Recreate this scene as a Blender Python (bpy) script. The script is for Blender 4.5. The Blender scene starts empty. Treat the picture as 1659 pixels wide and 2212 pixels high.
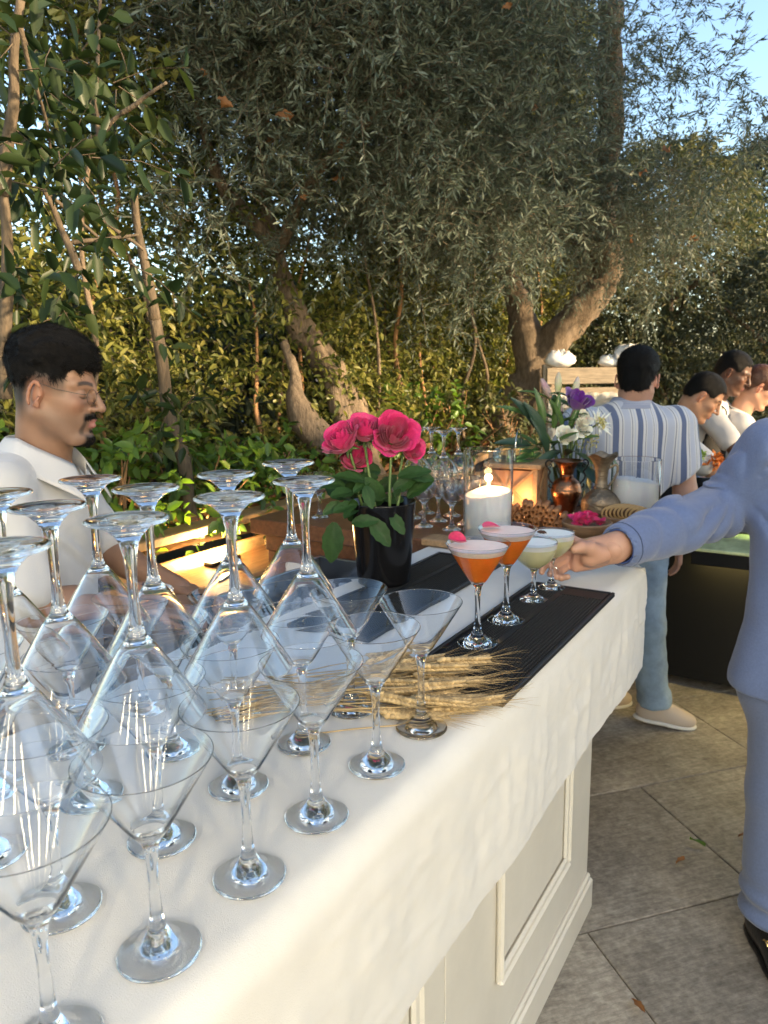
import bpy, bmesh, math, random
import numpy as np
from mathutils import Vector, Matrix, noise as mnoise

R = math.radians
scene = bpy.context.scene
COL = scene.collection

# ------------------------------------------------------------------ camera
CAM_H, PITCH, ROLL, FPX = 1.62, R(11.0), R(1.0), 1600.0
cd = bpy.data.cameras.new('camera'); cam = bpy.data.objects.new('camera', cd); COL.objects.link(cam)
scene.camera = cam
_f = Vector((0, math.cos(PITCH), -math.sin(PITCH))); _r = Vector((1, 0, 0)); _u = _r.cross(_f)
_r2 = _r * math.cos(ROLL) - _u * math.sin(ROLL); _u2 = _u * math.cos(ROLL) + _r * math.sin(ROLL)
mw = Matrix((_r2, _u2, -_f)).transposed().to_4x4(); mw.translation = (0, 0, CAM_H)
cam.matrix_world = mw
cd.sensor_fit = 'VERTICAL'; cd.sensor_height = 24.0; cd.lens = 24.0 * FPX / 2212.0
cd.clip_start = 0.02; cd.clip_end = 3000
cd.dof.use_dof = True; cd.dof.focus_distance = 1.15; cd.dof.aperture_fstop = 6.5

# ------------------------------------------------------------------ sky, sun, exposure
SUN_AZ = math.atan2(0.90, -0.44)       # compass-like: direction towards the sun is (sin, cos)
SUN_EL = R(17)
world = bpy.data.worlds.new('World'); scene.world = world; world.use_nodes = True
wn = world.node_tree.nodes; wn.clear()
sky = wn.new('ShaderNodeTexSky'); sky.sky_type = 'NISHITA'; sky.sun_disc = False
sky.sun_elevation = SUN_EL; sky.sun_rotation = SUN_AZ
sky.altitude = 0; sky.air_density = 1.1; sky.dust_density = 0.6; sky.ozone_density = 1.6
bg = wn.new('ShaderNodeBackground'); bg.inputs['Strength'].default_value = 0.15
wo = wn.new('ShaderNodeOutputWorld')
world.node_tree.links.new(sky.outputs[0], bg.inputs[0]); world.node_tree.links.new(bg.outputs[0], wo.inputs[0])
sl = bpy.data.lights.new('sun', 'SUN'); sun = bpy.data.objects.new('sun', sl); COL.objects.link(sun)
sl.energy = 5.0; sl.angle = R(3); sl.color = (1.0, 0.75, 0.45)
_sd = Vector((math.sin(SUN_AZ) * math.cos(SUN_EL), math.cos(SUN_AZ) * math.cos(SUN_EL), math.sin(SUN_EL)))
sun.rotation_euler = _sd.to_track_quat('Z', 'Y').to_euler(); sun.location = _sd * 20
scene.view_settings.view_transform = 'Standard'; scene.view_settings.look = 'None'
scene.view_settings.exposure = 1.58; scene.view_settings.gamma = 1.0
scene.render.engine = 'CYCLES'
cy = scene.cycles
cy.use_denoising = True; cy.max_bounces = 24; cy.transmission_bounces = 24; cy.glossy_bounces = 6
cy.diffuse_bounces = 3; cy.transparent_max_bounces = 8; cy.caustics_refractive = True; cy.caustics_reflective = False
cy.blur_glossy = 0.6; cy.sample_clamp_indirect = 6.0
try:
    cy.denoiser = 'OPENIMAGEDENOISE'; cy.denoising_prefilter = 'ACCURATE'
except Exception:
    pass

# ------------------------------------------------------------------ places
UX, UY = math.sin(R(32)), math.cos(R(32))          # the bar runs along u; n is out of its front
def W(u, n, z=0.0): return Vector((u * UX + n * UY, u * UY - n * UX, z))
ROT_U = math.atan2(UY, UX)                          # rotation that turns local +X to u (local -Y to n)
def ray(px, py): return _f + _r2 * ((px - 829.5) / FPX) - _u2 * ((py - 1106.0) / FPX)
def at(px, py, z=None, y=None):
    d = ray(px, py)
    t = (z - CAM_H) / d.z if z is not None else y / d.y
    return Vector((0, 0, CAM_H)) + d * t

# ------------------------------------------------------------------ object helpers
def tag(o, label=None, cat=None, group=None, kind=None):
    if label: o['label'] = label
    if cat: o['category'] = cat
    if group: o['group'] = group
    if kind: o['kind'] = kind
    return o
def empty(name, loc=(0, 0, 0), label=None, cat=None, group=None, rz=0.0, kind=None):
    o = bpy.data.objects.new(name, None); COL.objects.link(o); o.location = loc; o.rotation_euler = (0, 0, rz)
    o.empty_display_size = 0.05
    return tag(o, label, cat, group, kind)
def meshdata(name, V, F, mat, smooth=True):
    me = bpy.data.meshes.new(name)
    me.from_pydata([tuple(v) for v in V], [], [tuple(f) for f in F])
    if smooth: me.polygons.foreach_set('use_smooth', [True] * len(me.polygons))
    if mat: me.materials.append(mat)
    me.update(); return me
def npmesh(name, V, Q, mat, smooth=True, col=None):
    """fast mesh from numpy: V (n,3), Q (m,k) faces of one size"""
    V = np.asarray(V, np.float32); Q = np.asarray(Q, np.int32); k = Q.shape[1]
    me = bpy.data.meshes.new(name)
    me.vertices.add(len(V)); me.vertices.foreach_set('co', V.ravel())
    me.loops.add(Q.size); me.loops.foreach_set('vertex_index', Q.ravel())
    me.polygons.add(len(Q)); me.polygons.foreach_set('loop_start', np.arange(0, Q.size, k, dtype=np.int32))
    me.polygons.foreach_set('use_smooth', np.full(len(Q), smooth))
    me.update(calc_edges=True); me.validate()
    if col is not None:
        a = me.color_attributes.new('Col', 'FLOAT_COLOR', 'POINT')
        a.data.foreach_set('color', np.concatenate([col, np.ones((len(col), 1))], 1).astype(np.float32).ravel())
    if mat: me.materials.append(mat)
    return me
def obj(name, me, parent=None, loc=(0, 0, 0), rot=(0, 0, 0), scale=(1, 1, 1), kind=None):
    o = bpy.data.objects.new(name, me); COL.objects.link(o)
    if parent: o.parent = parent
    o.location = loc; o.rotation_euler = rot; o.scale = scale
    if kind: o['kind'] = kind
    return o

class MB:
    """collects shapes, in the coordinates of the thing they belong to"""
    def __init__(s): s.V = []; s.F = []
    def add(s, V, F, M=None):
        b = len(s.V)
        for v in V: s.V.append(M @ Vector(v) if M else Vector(v))
        for f in F: s.F.append([i + b for i in f])
        return s
    def box(s, c, d, M=None, bev=0.0):
        x, y, z = (k / 2 for k in d)
        b = min(bev, x * .9, y * .9, z * .9)
        if b <= 0:
            V = [(sx * x, sy * y, sz * z) for sx in (-1, 1) for sy in (-1, 1) for sz in (-1, 1)]
            F = [(0, 1, 3, 2), (4, 6, 7, 5), (0, 4, 5, 1), (2, 3, 7, 6), (0, 2, 6, 4), (1, 5, 7, 3)]
        else:
            bm = bmesh.new(); bmesh.ops.create_cube(bm, size=1)
            for v in bm.verts: v.co = Vector((v.co.x * d[0], v.co.y * d[1], v.co.z * d[2]))
            bmesh.ops.bevel(bm, geom=bm.edges[:], offset=b, segments=1, affect='EDGES')
            V = [v.co.copy() for v in bm.verts]; F = [[v.index for v in f.verts] for f in bm.faces]; bm.free()
        T = Matrix.Translation(c)
        return s.add(V, F, M @ T if M else T)
    def lathe(s, prof, seg=32, M=None):
        V, F = [], []; rings = []
        for r, z in prof:
            if r < 1e-6: rings.append([len(V)]); V.append((0, 0, z))
            else:
                rings.append(list(range(len(V), len(V) + seg)))
                V += [(r * math.cos(2 * math.pi * i / seg), r * math.sin(2 * math.pi * i / seg), z) for i in range(seg)]
        for a, b in zip(rings, rings[1:]):
            for i in range(seg):
                j = (i + 1) % seg
                if len(a) == 1 and len(b) == 1: continue
                if len(a) == 1: F.append((a[0], b[j], b[i]))
                elif len(b) == 1: F.append((a[i], a[j], b[0]))
                else: F.append((a[i], a[j], b[j], b[i]))
        return s.add(V, F, M)
    def tube(s, pts, rad, seg=8, M=None, cap=True, flat=1.0):
        pts = [Vector(p) for p in pts]; n = len(pts)
        if not hasattr(rad, '__len__'): rad = [rad] * n
        V, F = [], []; ref = None
        for i, p in enumerate(pts):
            t = (pts[min(i + 1, n - 1)] - pts[max(i - 1, 0)]).normalized()
            if ref is None: ref = t.orthogonal().normalized()
            ref = (ref - t * ref.dot(t)).normalized(); b = t.cross(ref)
            for k in range(seg):
                a = 2 * math.pi * k / seg
                V.append(p + (ref * math.cos(a) + b * math.sin(a) * flat) * rad[i])
        for i in range(n - 1):
            for k in range(seg):
                k2 = (k + 1) % seg
                F.append((i * seg + k, i * seg + k2, (i + 1) * seg + k2, (i + 1) * seg + k))
        if cap:
            F.append(list(range(seg))[::-1]); F.append([(n - 1) * seg + k for k in range(seg)])
        return s.add(V, F, M)
    def grid(s, P, M=None, flip=False):
        """P: list of rows of points"""
        h, w = len(P), len(P[0]); V = [p for row in P for p in row]; F = []
        for i in range(h - 1):
            for j in range(w - 1):
                q = (i * w + j, i * w + j + 1, (i + 1) * w + j + 1, (i + 1) * w + j)
                F.append(q[::-1] if flip else q)
        return s.add(V, F, M)
    def data(s, name, mat, smooth=True): return meshdata(name, s.V, s.F, mat, smooth)
    def build(s, name, mat, parent=None, smooth=True, loc=(0, 0, 0), rot=(0, 0, 0), kind=None, auto=None):
        me = s.data(name, mat, smooth)
        if auto is not None:
            bm = bmesh.new(); bm.from_mesh(me)
            for e in bm.edges:
                if len(e.link_faces) == 2 and e.calc_face_angle(0) > R(auto): e.smooth = False
            bm.to_mesh(me); bm.free()
        return obj(name, me, parent, loc, rot, kind=kind)
def copy_tree(o, parent=None):
    c = o.copy(); COL.objects.link(c)
    if parent: c.parent = parent
    for ch in [x for x in bpy.data.objects if x.parent == o]: copy_tree(ch, c)
    return c
def RZ(a): return Matrix.Rotation(a, 4, 'Z')
def TR(v): return Matrix.Translation(v)
def frame(z, x=None):
    """rotation whose local Z is z"""
    z = Vector(z).normalized()
    x = Vector(x) if x is not None else z.orthogonal()
    x = (x - z * x.dot(z)).normalized(); y = z.cross(x)
    return Matrix((x, y, z)).transposed().to_4x4()
def catmull(P, n=8):
    P = [Vector(p) for p in P]; Q = [P[0] * 2 - P[1]] + P + [P[-1] * 2 - P[-2]]; out = []
    for i in range(1, len(Q) - 2):
        for k in range(n):
            t = k / n; a, b, c, d = Q[i - 1:i + 3]
            out.append(0.5 * (2 * b + (c - a) * t + (2 * a - 5 * b + 4 * c - d) * t * t + (3 * b - a - 3 * c + d) * t ** 3))
    out.append(P[-1]); return out

# ------------------------------------------------------------------ materials
def nt(m): return m.node_tree.nodes, m.node_tree.links
def M(name, col, rough=0.5, metal=0.0, var=0.0, vs=8.0, bump=0.0, bs=60.0, trans=0.0, ior=1.45, sss=0.0, sssr=(1, .4, .25),
      coat=0.0, sheen=0.0, emit=None, es=0.0, stretch=(1, 1, 1), col2=None, attr=False, spec=0.5, isl=0.0, rvar=0.0):
    m = bpy.data.materials.new(name); m.use_nodes = True; N, L = nt(m); b = N['Principled BSDF']
    b.inputs['Base Color'].default_value = (*col, 1); b.inputs['Roughness'].default_value = rough
    b.inputs['Metallic'].default_value = metal; b.inputs['Transmission Weight'].default_value = trans
    b.inputs['IOR'].default_value = ior; b.inputs['Specular IOR Level'].default_value = spec
    b.inputs['Coat Weight'].default_value = coat; b.inputs['Sheen Weight'].default_value = sheen
    if sss:
        b.inputs['Subsurface Weight'].default_value = sss; b.inputs['Subsurface Radius'].default_value = sssr
        b.inputs['Subsurface Scale'].default_value = 0.012
    if emit: b.inputs['Emission Color'].default_value = (*emit, 1); b.inputs['Emission Strength'].default_value = es
    src = None
    tc = N.new('ShaderNodeTexCoord'); mp = N.new('ShaderNodeMapping'); mp.inputs['Scale'].default_value = stretch
    L.new(tc.outputs['Object'], mp.inputs[0])
    if attr:
        a = N.new('ShaderNodeVertexColor'); a.layer_name = 'Col'; src = a.outputs['Color']
    if var or col2:
        nz = N.new('ShaderNodeTexNoise'); nz.inputs['Scale'].default_value = vs; nz.inputs['Detail'].default_value = 6
        nz.inputs['Roughness'].default_value = 0.65
        L.new(mp.outputs[0], nz.inputs[0])
        rp = N.new('ShaderNodeValToRGB'); rp.color_ramp.elements[0].position = .32; rp.color_ramp.elements[1].position = .68
        c1 = col2 if col2 else tuple(c * (1 - var) for c in col)
        rp.color_ramp.elements[0].color = (*c1, 1); rp.color_ramp.elements[1].color = (*[min(1, c * (1 + var)) for c in col], 1)
        if attr:
            rp.color_ramp.elements[0].color = (1 - var,) * 3 + (1,); rp.color_ramp.elements[1].color = (1, 1, 1, 1)
            mx = N.new('ShaderNodeMix'); mx.data_type = 'RGBA'; mx.blend_type = 'MULTIPLY'; mx.inputs[0].default_value = 1
            L.new(src, mx.inputs[6]); L.new(rp.outputs[0], mx.inputs[7]); src = mx.outputs[2]
        else:
            L.new(nz.outputs[0], rp.inputs[0]); src = rp.outputs[0]
        L.new(nz.outputs[0], rp.inputs[0])
        if rvar:
            mr = N.new('ShaderNodeMapRange'); mr.inputs[3].default_value = max(0, rough - rvar); mr.inputs[4].default_value = min(1, rough + rvar)
            L.new(nz.outputs[0], mr.inputs[0]); L.new(mr.outputs[0], b.inputs['Roughness'])
    if isl:
        g = N.new('ShaderNodeNewGeometry'); hs = N.new('ShaderNodeHueSaturation'); mr = N.new('ShaderNodeMapRange')
        mr.inputs[3].default_value = 1 - isl; mr.inputs[4].default_value = 1 + isl
        L.new(g.outputs['Random Per Island'], mr.inputs[0]); L.new(mr.outputs[0], hs.inputs['Value'])
        if src: L.new(src, hs.inputs['Color'])
        else: hs.inputs['Color'].default_value = (*col, 1)
        src = hs.outputs[0]
    if src: L.new(src, b.inputs['Base Color'])
    if bump:
        nb = N.new('ShaderNodeTexNoise'); nb.inputs['Scale'].default_value = bs; nb.inputs['Detail'].default_value = 5
        L.new(mp.outputs[0], nb.inputs[0])
        bp = N.new('ShaderNodeBump'); bp.inputs['Strength'].default_value = bump; bp.inputs['Distance'].default_value = 0.01
        L.new(nb.outputs[0], bp.inputs['Height']); L.new(bp.outputs[0], b.inputs['Normal'])
    return m
def leafmat(name, cols, rough=0.5, trans=0.35, spec=0.4):
    """leaf: colour picked per leaf from a ramp, light passing through"""
    m = bpy.data.materials.new(name); m.use_nodes = True; N, L = nt(m); b = N['Principled BSDF']; out = N['Material Output']
    g = N.new('ShaderNodeNewGeometry'); rp = N.new('ShaderNodeValToRGB'); el = rp.color_ramp.elements
    while len(el) < len(cols): el.new(0.5)
    for i, c in enumerate(cols): el[i].position = i / max(1, len(cols) - 1); el[i].color = (*c, 1)
    L.new(g.outputs['Random Per Island'], rp.inputs[0]); L.new(rp.outputs[0], b.inputs['Base Color'])
    b.inputs['Roughness'].default_value = rough; b.inputs['Specular IOR Level'].default_value = spec
    t = N.new('ShaderNodeBsdfTranslucent'); hs = N.new('ShaderNodeHueSaturation')
    hs.inputs['Saturation'].default_value = 1.15; hs.inputs['Value'].default_value = 1.3
    L.new(rp.outputs[0], hs.inputs['Color']); L.new(hs.outputs[0], t.inputs[0])
    mx = N.new('ShaderNodeMixShader'); mx.inputs[0].default_value = trans
    L.new(b.outputs[0], mx.inputs[1]); L.new(t.outputs[0], mx.inputs[2]); L.new(mx.outputs[0], out.inputs[0])
    return m
def glassmat(name, col=(1, 1, 1), ior=1.48, rough=0.0):
    m = bpy.data.materials.new(name); m.use_nodes = True; N, L = nt(m); out = N['Material Output']; N.remove(N['Principled BSDF'])
    g = N.new('ShaderNodeBsdfGlass'); g.inputs['Color'].default_value = (*col, 1); g.inputs['IOR'].default_value = ior
    g.inputs['Roughness'].default_value = rough; L.new(g.outputs[0], out.inputs[0]); return m
def emitmat(name, col, s):
    m = bpy.data.materials.new(name); m.use_nodes = True; N, L = nt(m); out = N['Material Output']; N.remove(N['Principled BSDF'])
    e = N.new('ShaderNodeEmission'); e.inputs[0].default_value = (*col, 1); e.inputs[1].default_value = s
    L.new(e.outputs[0], out.inputs[0]); return m

MT = {
 'glass': glassmat('clear_glass', (.992, .995, .995), 1.46),
 'cloth': M('cotton_cloth', (.60, .58, .545), .85, var=.03, vs=14, bump=.25, bs=900, sheen=.2),
 'paint': M('cream_paint', (.66, .62, .54), .38, var=.05, vs=5, bump=.02, bs=120),
 'mat_rubber': M('black_rubber', (.012, .012, .013), .45, bump=.05, bs=200),
 'wood_dark': M('dark_wood', (.16, .065, .03), .35, var=.35, vs=5, stretch=(2, 14, 14), bump=.08, bs=40),
 'wood_mid': M('oak_wood', (.33, .20, .10), .5, var=.3, vs=5, stretch=(2, 16, 16), bump=.1, bs=40),
 'wood_warm': M('pine_wood', (.42, .25, .11), .45, var=.25, vs=4, stretch=(2, 14, 14), bump=.08, bs=40),
 'wood_old': M('weathered_wood', (.30, .24, .17), .75, var=.35, vs=6, stretch=(2, 20, 20), bump=.2, bs=60),
 'steel': M('brushed_steel', (.55, .55, .55), .22, metal=1.0, var=.1, vs=30),
 'chrome': M('polished_metal', (.78, .78, .78), .06, metal=1.0),
 'black_gloss': M('black_glazed_metal', (.006, .006, .007), .16, spec=.35),
 'black': M('black_paint', (.006, .006, .006), .55, spec=.3),
 'white': M('white_plastic', (.78, .77, .75), .4),
 'brass': M('gold_metal', (.85, .60, .25), .2, metal=1.0),
}

def creases(m, sc, st, dist, stretch=(1, 1, 1)):
    """adds sharp crumple relief to a cloth"""
    N, L = nt(m); b = N['Principled BSDF']; tc = N.new('ShaderNodeTexCoord'); mp = N.new('ShaderNodeMapping'); mp.inputs['Scale'].default_value = stretch
    L.new(tc.outputs['Object'], mp.inputs[0]); nz = N.new('ShaderNodeTexNoise'); nz.noise_type = 'RIDGED_MULTIFRACTAL'; nz.inputs['Scale'].default_value = sc; nz.inputs['Detail'].default_value = 3
    nz.inputs['Distortion'].default_value = .4
    L.new(mp.outputs[0], nz.inputs[0]); bp = N.new('ShaderNodeBump'); bp.inputs['Strength'].default_value = st; bp.inputs['Distance'].default_value = dist
    old = b.inputs['Normal'].links[0].from_socket if b.inputs['Normal'].links else None
    L.new(nz.outputs[0], bp.inputs['Height'])
    if old: L.new(old, bp.inputs['Normal'])
    L.new(bp.outputs[0], b.inputs['Normal'])
creases(MT['cloth'], 6.0, .45, .006); creases(MT['cloth'], 17.0, .32, .003)

# ================================================================== SETTING
MT['soil'] = M('dark_soil', (.07, .048, .032), .95, var=.4, vs=9, bump=.6, bs=30)
MT['joint'] = M('dark_joint', (.035, .03, .025), .9)
def slabmat():
    m = M('stone_slab', (.255, .228, .192), .5); N, L = nt(m); b = N['Principled BSDF']
    tc = N.new('ShaderNodeTexCoord'); oi = N.new('ShaderNodeObjectInfo'); ad = N.new('ShaderNodeVectorMath'); ad.operation = 'ADD'
    sc = N.new('ShaderNodeVectorMath'); sc.operation = 'SCALE'; cx = N.new('ShaderNodeCombineXYZ')
    for i in range(3): L.new(oi.outputs['Random'], cx.inputs[i])
    L.new(cx.outputs[0], sc.inputs[0]); sc.inputs['Scale'].default_value = 37.0
    L.new(tc.outputs['Object'], ad.inputs[0]); L.new(sc.outputs[0], ad.inputs[1])
    n1 = N.new('ShaderNodeTexNoise'); n1.inputs['Scale'].default_value = 5; n1.inputs['Detail'].default_value = 8; n1.inputs['Roughness'].default_value = .7
    L.new(ad.outputs[0], n1.inputs[0])
    mp = N.new('ShaderNodeMapping'); mp.inputs['Scale'].default_value = (5, 30, 5); mp.inputs['Rotation'].default_value = (0, 0, R(-14)); L.new(ad.outputs[0], mp.inputs[0])
    n2 = N.new('ShaderNodeTexNoise'); n2.inputs['Scale'].default_value = 3.2; n2.inputs['Detail'].default_value = 9; n2.inputs['Roughness'].default_value = .75
    n2.inputs['Distortion'].default_value = .6
    L.new(mp.outputs[0], n2.inputs[0])
    mx = N.new('ShaderNodeMath'); mx.operation = 'MULTIPLY_ADD'; mx.inputs[1].default_value = .55
    L.new(n2.outputs[0], mx.inputs[0])
    m2 = N.new('ShaderNodeMath'); m2.operation = 'MULTIPLY'; m2.inputs[1].default_value = .45; L.new(n1.outputs[0], m2.inputs[0]); L.new(m2.outputs[0], mx.inputs[2])
    rp = N.new('ShaderNodeValToRGB'); e = rp.color_ramp.elements
    e[0].position = .34; e[0].color = (.13, .113, .094, 1); e[1].position = .68; e[1].color = (.44, .40, .335, 1)
    k = e.new(.5); k.color = (.255, .228, .190, 1)
    L.new(mx.outputs[0], rp.inputs[0]); hs = N.new('ShaderNodeHueSaturation'); mr = N.new('ShaderNodeMapRange'); mr.inputs[3].default_value = .84; mr.inputs[4].default_value = 1.12
    L.new(oi.outputs['Random'], mr.inputs[0]); n3 = N.new('ShaderNodeTexNoise'); n3.inputs['Scale'].default_value = 1.7; n3.inputs['Detail'].default_value = 4; L.new(ad.outputs[0], n3.inputs[0])
    m3 = N.new('ShaderNodeMapRange'); m3.inputs[1].default_value = .35; m3.inputs[2].default_value = .65; m3.inputs[3].default_value = .80; m3.inputs[4].default_value = 1.12; L.new(n3.outputs[0], m3.inputs[0])
    mm = N.new('ShaderNodeMath'); mm.operation = 'MULTIPLY'; L.new(mr.outputs[0], mm.inputs[0]); L.new(m3.outputs[0], mm.inputs[1]); L.new(mm.outputs[0], hs.inputs['Value'])
    L.new(rp.outputs[0], hs.inputs['Color']); L.new(hs.outputs[0], b.inputs['Base Color'])
    n4 = N.new('ShaderNodeTexNoise'); n4.inputs['Scale'].default_value = 42; n4.inputs['Detail'].default_value = 7; n4.inputs['Roughness'].default_value = .7; L.new(ad.outputs[0], n4.inputs[0])
    m4 = N.new('ShaderNodeMath'); m4.operation = 'MULTIPLY_ADD'; m4.inputs[1].default_value = .5; m4.inputs[2].default_value = -.25; L.new(n4.outputs[0], m4.inputs[0])
    a4 = N.new('ShaderNodeMath'); a4.operation = 'ADD'; L.new(mx.outputs[0], a4.inputs[0]); L.new(m4.outputs[0], a4.inputs[1]); L.new(a4.outputs[0], rp.inputs[0])
    bp = N.new('ShaderNodeBump'); bp.inputs['Strength'].default_value = .45; bp.inputs['Distance'].default_value = .004
    L.new(a4.outputs[0], bp.inputs['Height']); L.new(bp.outputs[0], b.inputs['Normal'])
    return m
MT['slab'] = slabmat()
g = MB(); g.box((0, 0, -.06), (600, 600, .02)); tag(g.build('ground', MT['soil'], smooth=False), kind='structure')
pav = MB(); pav.box((0, 0, -.018), (24, 24, .02), TR((2.0, 0.0, 0))); pav_o = tag(pav.build('paving', MT['joint'], smooth=False), kind='structure')
sl_me = MB(); sl_me.box((0, 0, -.004), (1.196, .603, .016), bev=.0025); sl_me = sl_me.data('slab', MT['slab'], False)
A16 = R(16); e1 = Vector((math.cos(A16), math.sin(A16), 0)); e2 = Vector((-math.sin(A16), math.cos(A16), 0))
rng = random.Random(4)
for j in range(-10, 12):
    for i in range(-5, 5):
        a = 1.663 + (i + .5) * 1.2 + (0 if j % 2 else -.6) + 0; b = 1.646 + (j - .5) * .608
        p = e1 * a + e2 * b
        u, n = p.x * UX + p.y * UY, p.x * UY - p.y * UX
        if p.x < -4.5 or p.y > 8 or n < -1.75: continue
        obj('slab', sl_me, pav_o, loc=(p.x, p.y, rng.uniform(-.0006, .0006)), rot=(0, 0, A16 + (math.pi if rng.random() < .5 else 0)))

# raised planting bed behind the bar, held by a timber wall
WN = -2.10
bed = MB(); rows = []
for j in range(26):
    rows.append([])
    for i in range(40):
        u = -2 + i * .36; n = WN - .03 - j * .36
        z = .93 + .10 * min(1, j / 4) + .05 * mnoise.noise(Vector((u * 1.1, n * 1.1, 3)))
        rows[-1].append(W(u, n, z))
bed.grid(rows, flip=True); tag(bed.build('planting_bed', MT['soil']), kind='structure')
wall = empty('timber_retaining_wall', W(-2, WN), 'low timber wall holding up the planting bed, lit warm by the lamp', 'wall')
bw = [.155] * 6
for k in range(6):
    for s in range(7):
        mb = MB(); mb.box((0, 0, 0), (1.56, .03, .150), RZ(ROT_U), bev=.006)
        mb.build('plank', MT['wood_warm'], wall, smooth=False, loc=W(2 + s * 1.565 - 1.2, .0 + rng.uniform(-.002, .002)).xyz.to_3d() - W(0, 0) + Vector((0, 0, .085 + k * .153)))
cp = MB(); cp.box((0, 0, 0), (11, .11, .035), RZ(ROT_U), bev=.005); cp.build('capping_board', MT['wood_warm'], wall, smooth=False, loc=W(5.0, -.01, 1.02))

# ------------------------------------------------------------------ foliage
def vnorm(a): return a / np.maximum(np.linalg.norm(a, axis=1, keepdims=True), 1e-9)
def in_view(P, mx=.78, top=.72):
    """keep what the picture, or one taken a step aside, could show"""
    y = np.maximum(P[:, 1], .05)
    return (P[:, 1] > .8) & (np.abs(P[:, 0]) / y < mx) & ((P[:, 2] - CAM_H) / y < top)
def foliage(rs, O, D, Ln, per, ll, lw, ang=55, spread=.35, droop=.2, leafdroop=.15, shape='ovate', twig=.0012, pair=False):
    n = len(O); D = vnorm(D)
    k = np.tile(np.arange(per), n); ti = np.repeat(np.arange(n), per)
    t = (k + .3 + rs.random(len(k)) * .5) / per
    if pair: t = (k // 2 + .5) * 2 / per
    d = D[ti].copy(); pos = O[ti] + d * (Ln[ti] * t)[:, None]; pos[:, 2] -= droop * Ln[ti] * t * t
    d[:, 2] -= 2 * droop * t; d = vnorm(d)
    ref = np.where(np.abs(d[:, 2:3]) > .9, np.array([[1., 0, 0]]), np.array([[0, 0, 1.]]))
    e1_ = vnorm(np.cross(d, ref)); e2_ = np.cross(d, e1_)
    phi = (k * math.pi + rs.normal(0, .5, len(k))) if pair else k * 2.4 + rs.random(n)[ti] * 6.28
    an = np.radians(ang) * (1 + rs.normal(0, .22, len(k)))
    ld = d * np.cos(an)[:, None] + (e1_ * np.cos(phi)[:, None] + e2_ * np.sin(phi)[:, None]) * np.sin(an)[:, None]
    ld += rs.normal(0, spread * .5, ld.shape); ld[:, 2] -= leafdroop; ld = vnorm(ld)
    up = np.array([0, 0, 1.]) + rs.normal(0, .55, ld.shape)
    sd = vnorm(np.cross(ld, up)); nm = np.cross(sd, ld)
    s = rs.uniform(.65, 1.2, len(k))[:, None]; L = ll * s; w = lw * s
    fold = .18 * w
    if shape == 'ovate':
        b = pos; tp = pos + ld * L - nm * L * .12
        r1 = pos + ld * L * .28 + sd * w * .46 + nm * fold; r2 = pos + ld * L * .66 + sd * w * .40 + nm * fold * .6
        l1 = pos + ld * L * .28 - sd * w * .46 + nm * fold; l2 = pos + ld * L * .66 - sd * w * .40 + nm * fold * .6
        V = np.stack([b, r1, r2, tp, l2, l1], 1).reshape(-1, 3); q = np.arange(len(k))[:, None] * 6
        Q = np.concatenate([q + np.array([[0, 1, 2, 3]]), q + np.array([[0, 3, 4, 5]])])
    else:
        V = np.stack([pos, pos + ld * L * .5 + sd * w * .5 + nm * fold, pos + ld * L, pos + ld * L * .5 - sd * w * .5 + nm * fold], 1).reshape(-1, 3)
        Q = np.arange(len(k))[:, None] * 4 + np.array([[0, 1, 2, 3]])
    # twigs: thin three-sided stems that bend with the droop
    TV = TQ = None
    if twig:
        e1t = vnorm(np.cross(D, np.array([[.3, .2, 1.]]))); e2t = np.cross(D, e1t); rings = []
        for f in (0, .5, 1.0):
            c = O + D * (Ln * f)[:, None]; c[:, 2] -= droop * Ln * f * f
            for a in (0, 2.094, 4.189): rings.append(c + (e1t * math.cos(a) + e2t * math.sin(a)) * twig * (1.3 - f))
        TV = np.stack(rings, 1).reshape(-1, 3); q = np.arange(n)[:, None] * 9
        TQ = np.concatenate([q + np.array([[r * 3 + a, r * 3 + (a + 1) % 3, r * 3 + 3 + (a + 1) % 3, r * 3 + 3 + a]]) for r in (0, 1) for a in range(3)])
    return V, Q, TV, TQ
def branchy(mb, p0, p1, r0, r1, seed, n=6, wob=.12, seg=10, knots=0.0):
    rg = random.Random(seed); p0, p1 = Vector(p0), Vector(p1); L = (p1 - p0).length
    P = [p0] + [p0.lerp(p1, i / n) + Vector((rg.uniform(-1, 1), rg.uniform(-1, 1), rg.uniform(-.5, .5))) * wob * L / 3 for i in range(1, n)] + [p1]
    C = catmull(P, 5); N_ = len(C)
    mb.tube(C, [(r0 + (r1 - r0) * i / (N_ - 1)) * (1 + .10 * mnoise.noise(C[i] * 6)) for i in range(N_)], seg)
    return C
def gnarl(o, amp, sc):
    for v in o.data.vertices:
        c = v.co; nrm = v.normal
        d = mnoise.fractal(Vector((c.x * sc, c.y * sc, c.z * sc * .35)), 1.0, 2.0, 4)
        v.co = c + nrm * amp * d
MT['bark'] = M('olive_bark', (.165, .122, .082), .9, var=.5, vs=9, stretch=(6, 6, 1.4), bump=.9, bs=26)
MT['bark_dark'] = M('dark_bark', (.10, .075, .05), .9, var=.4, vs=12, stretch=(5, 5, 1.2), bump=.5, bs=30)
MT['cane'] = M('tan_cane', (.36, .19, .085), .7, var=.3, vs=10, bump=.2, bs=40)
MT['leaf_hedge'] = leafmat('hedge_leaf', [(.035, .05, .014), (.08, .10, .025), (.15, .165, .038), (.235, .235, .058), (.33, .30, .09)], .42, .42)
MT['leaf_olive'] = leafmat('olive_leaf', [(.055, .074, .052), (.092, .118, .082), (.138, .165, .118), (.19, .215, .16)], .45, .24)
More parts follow.
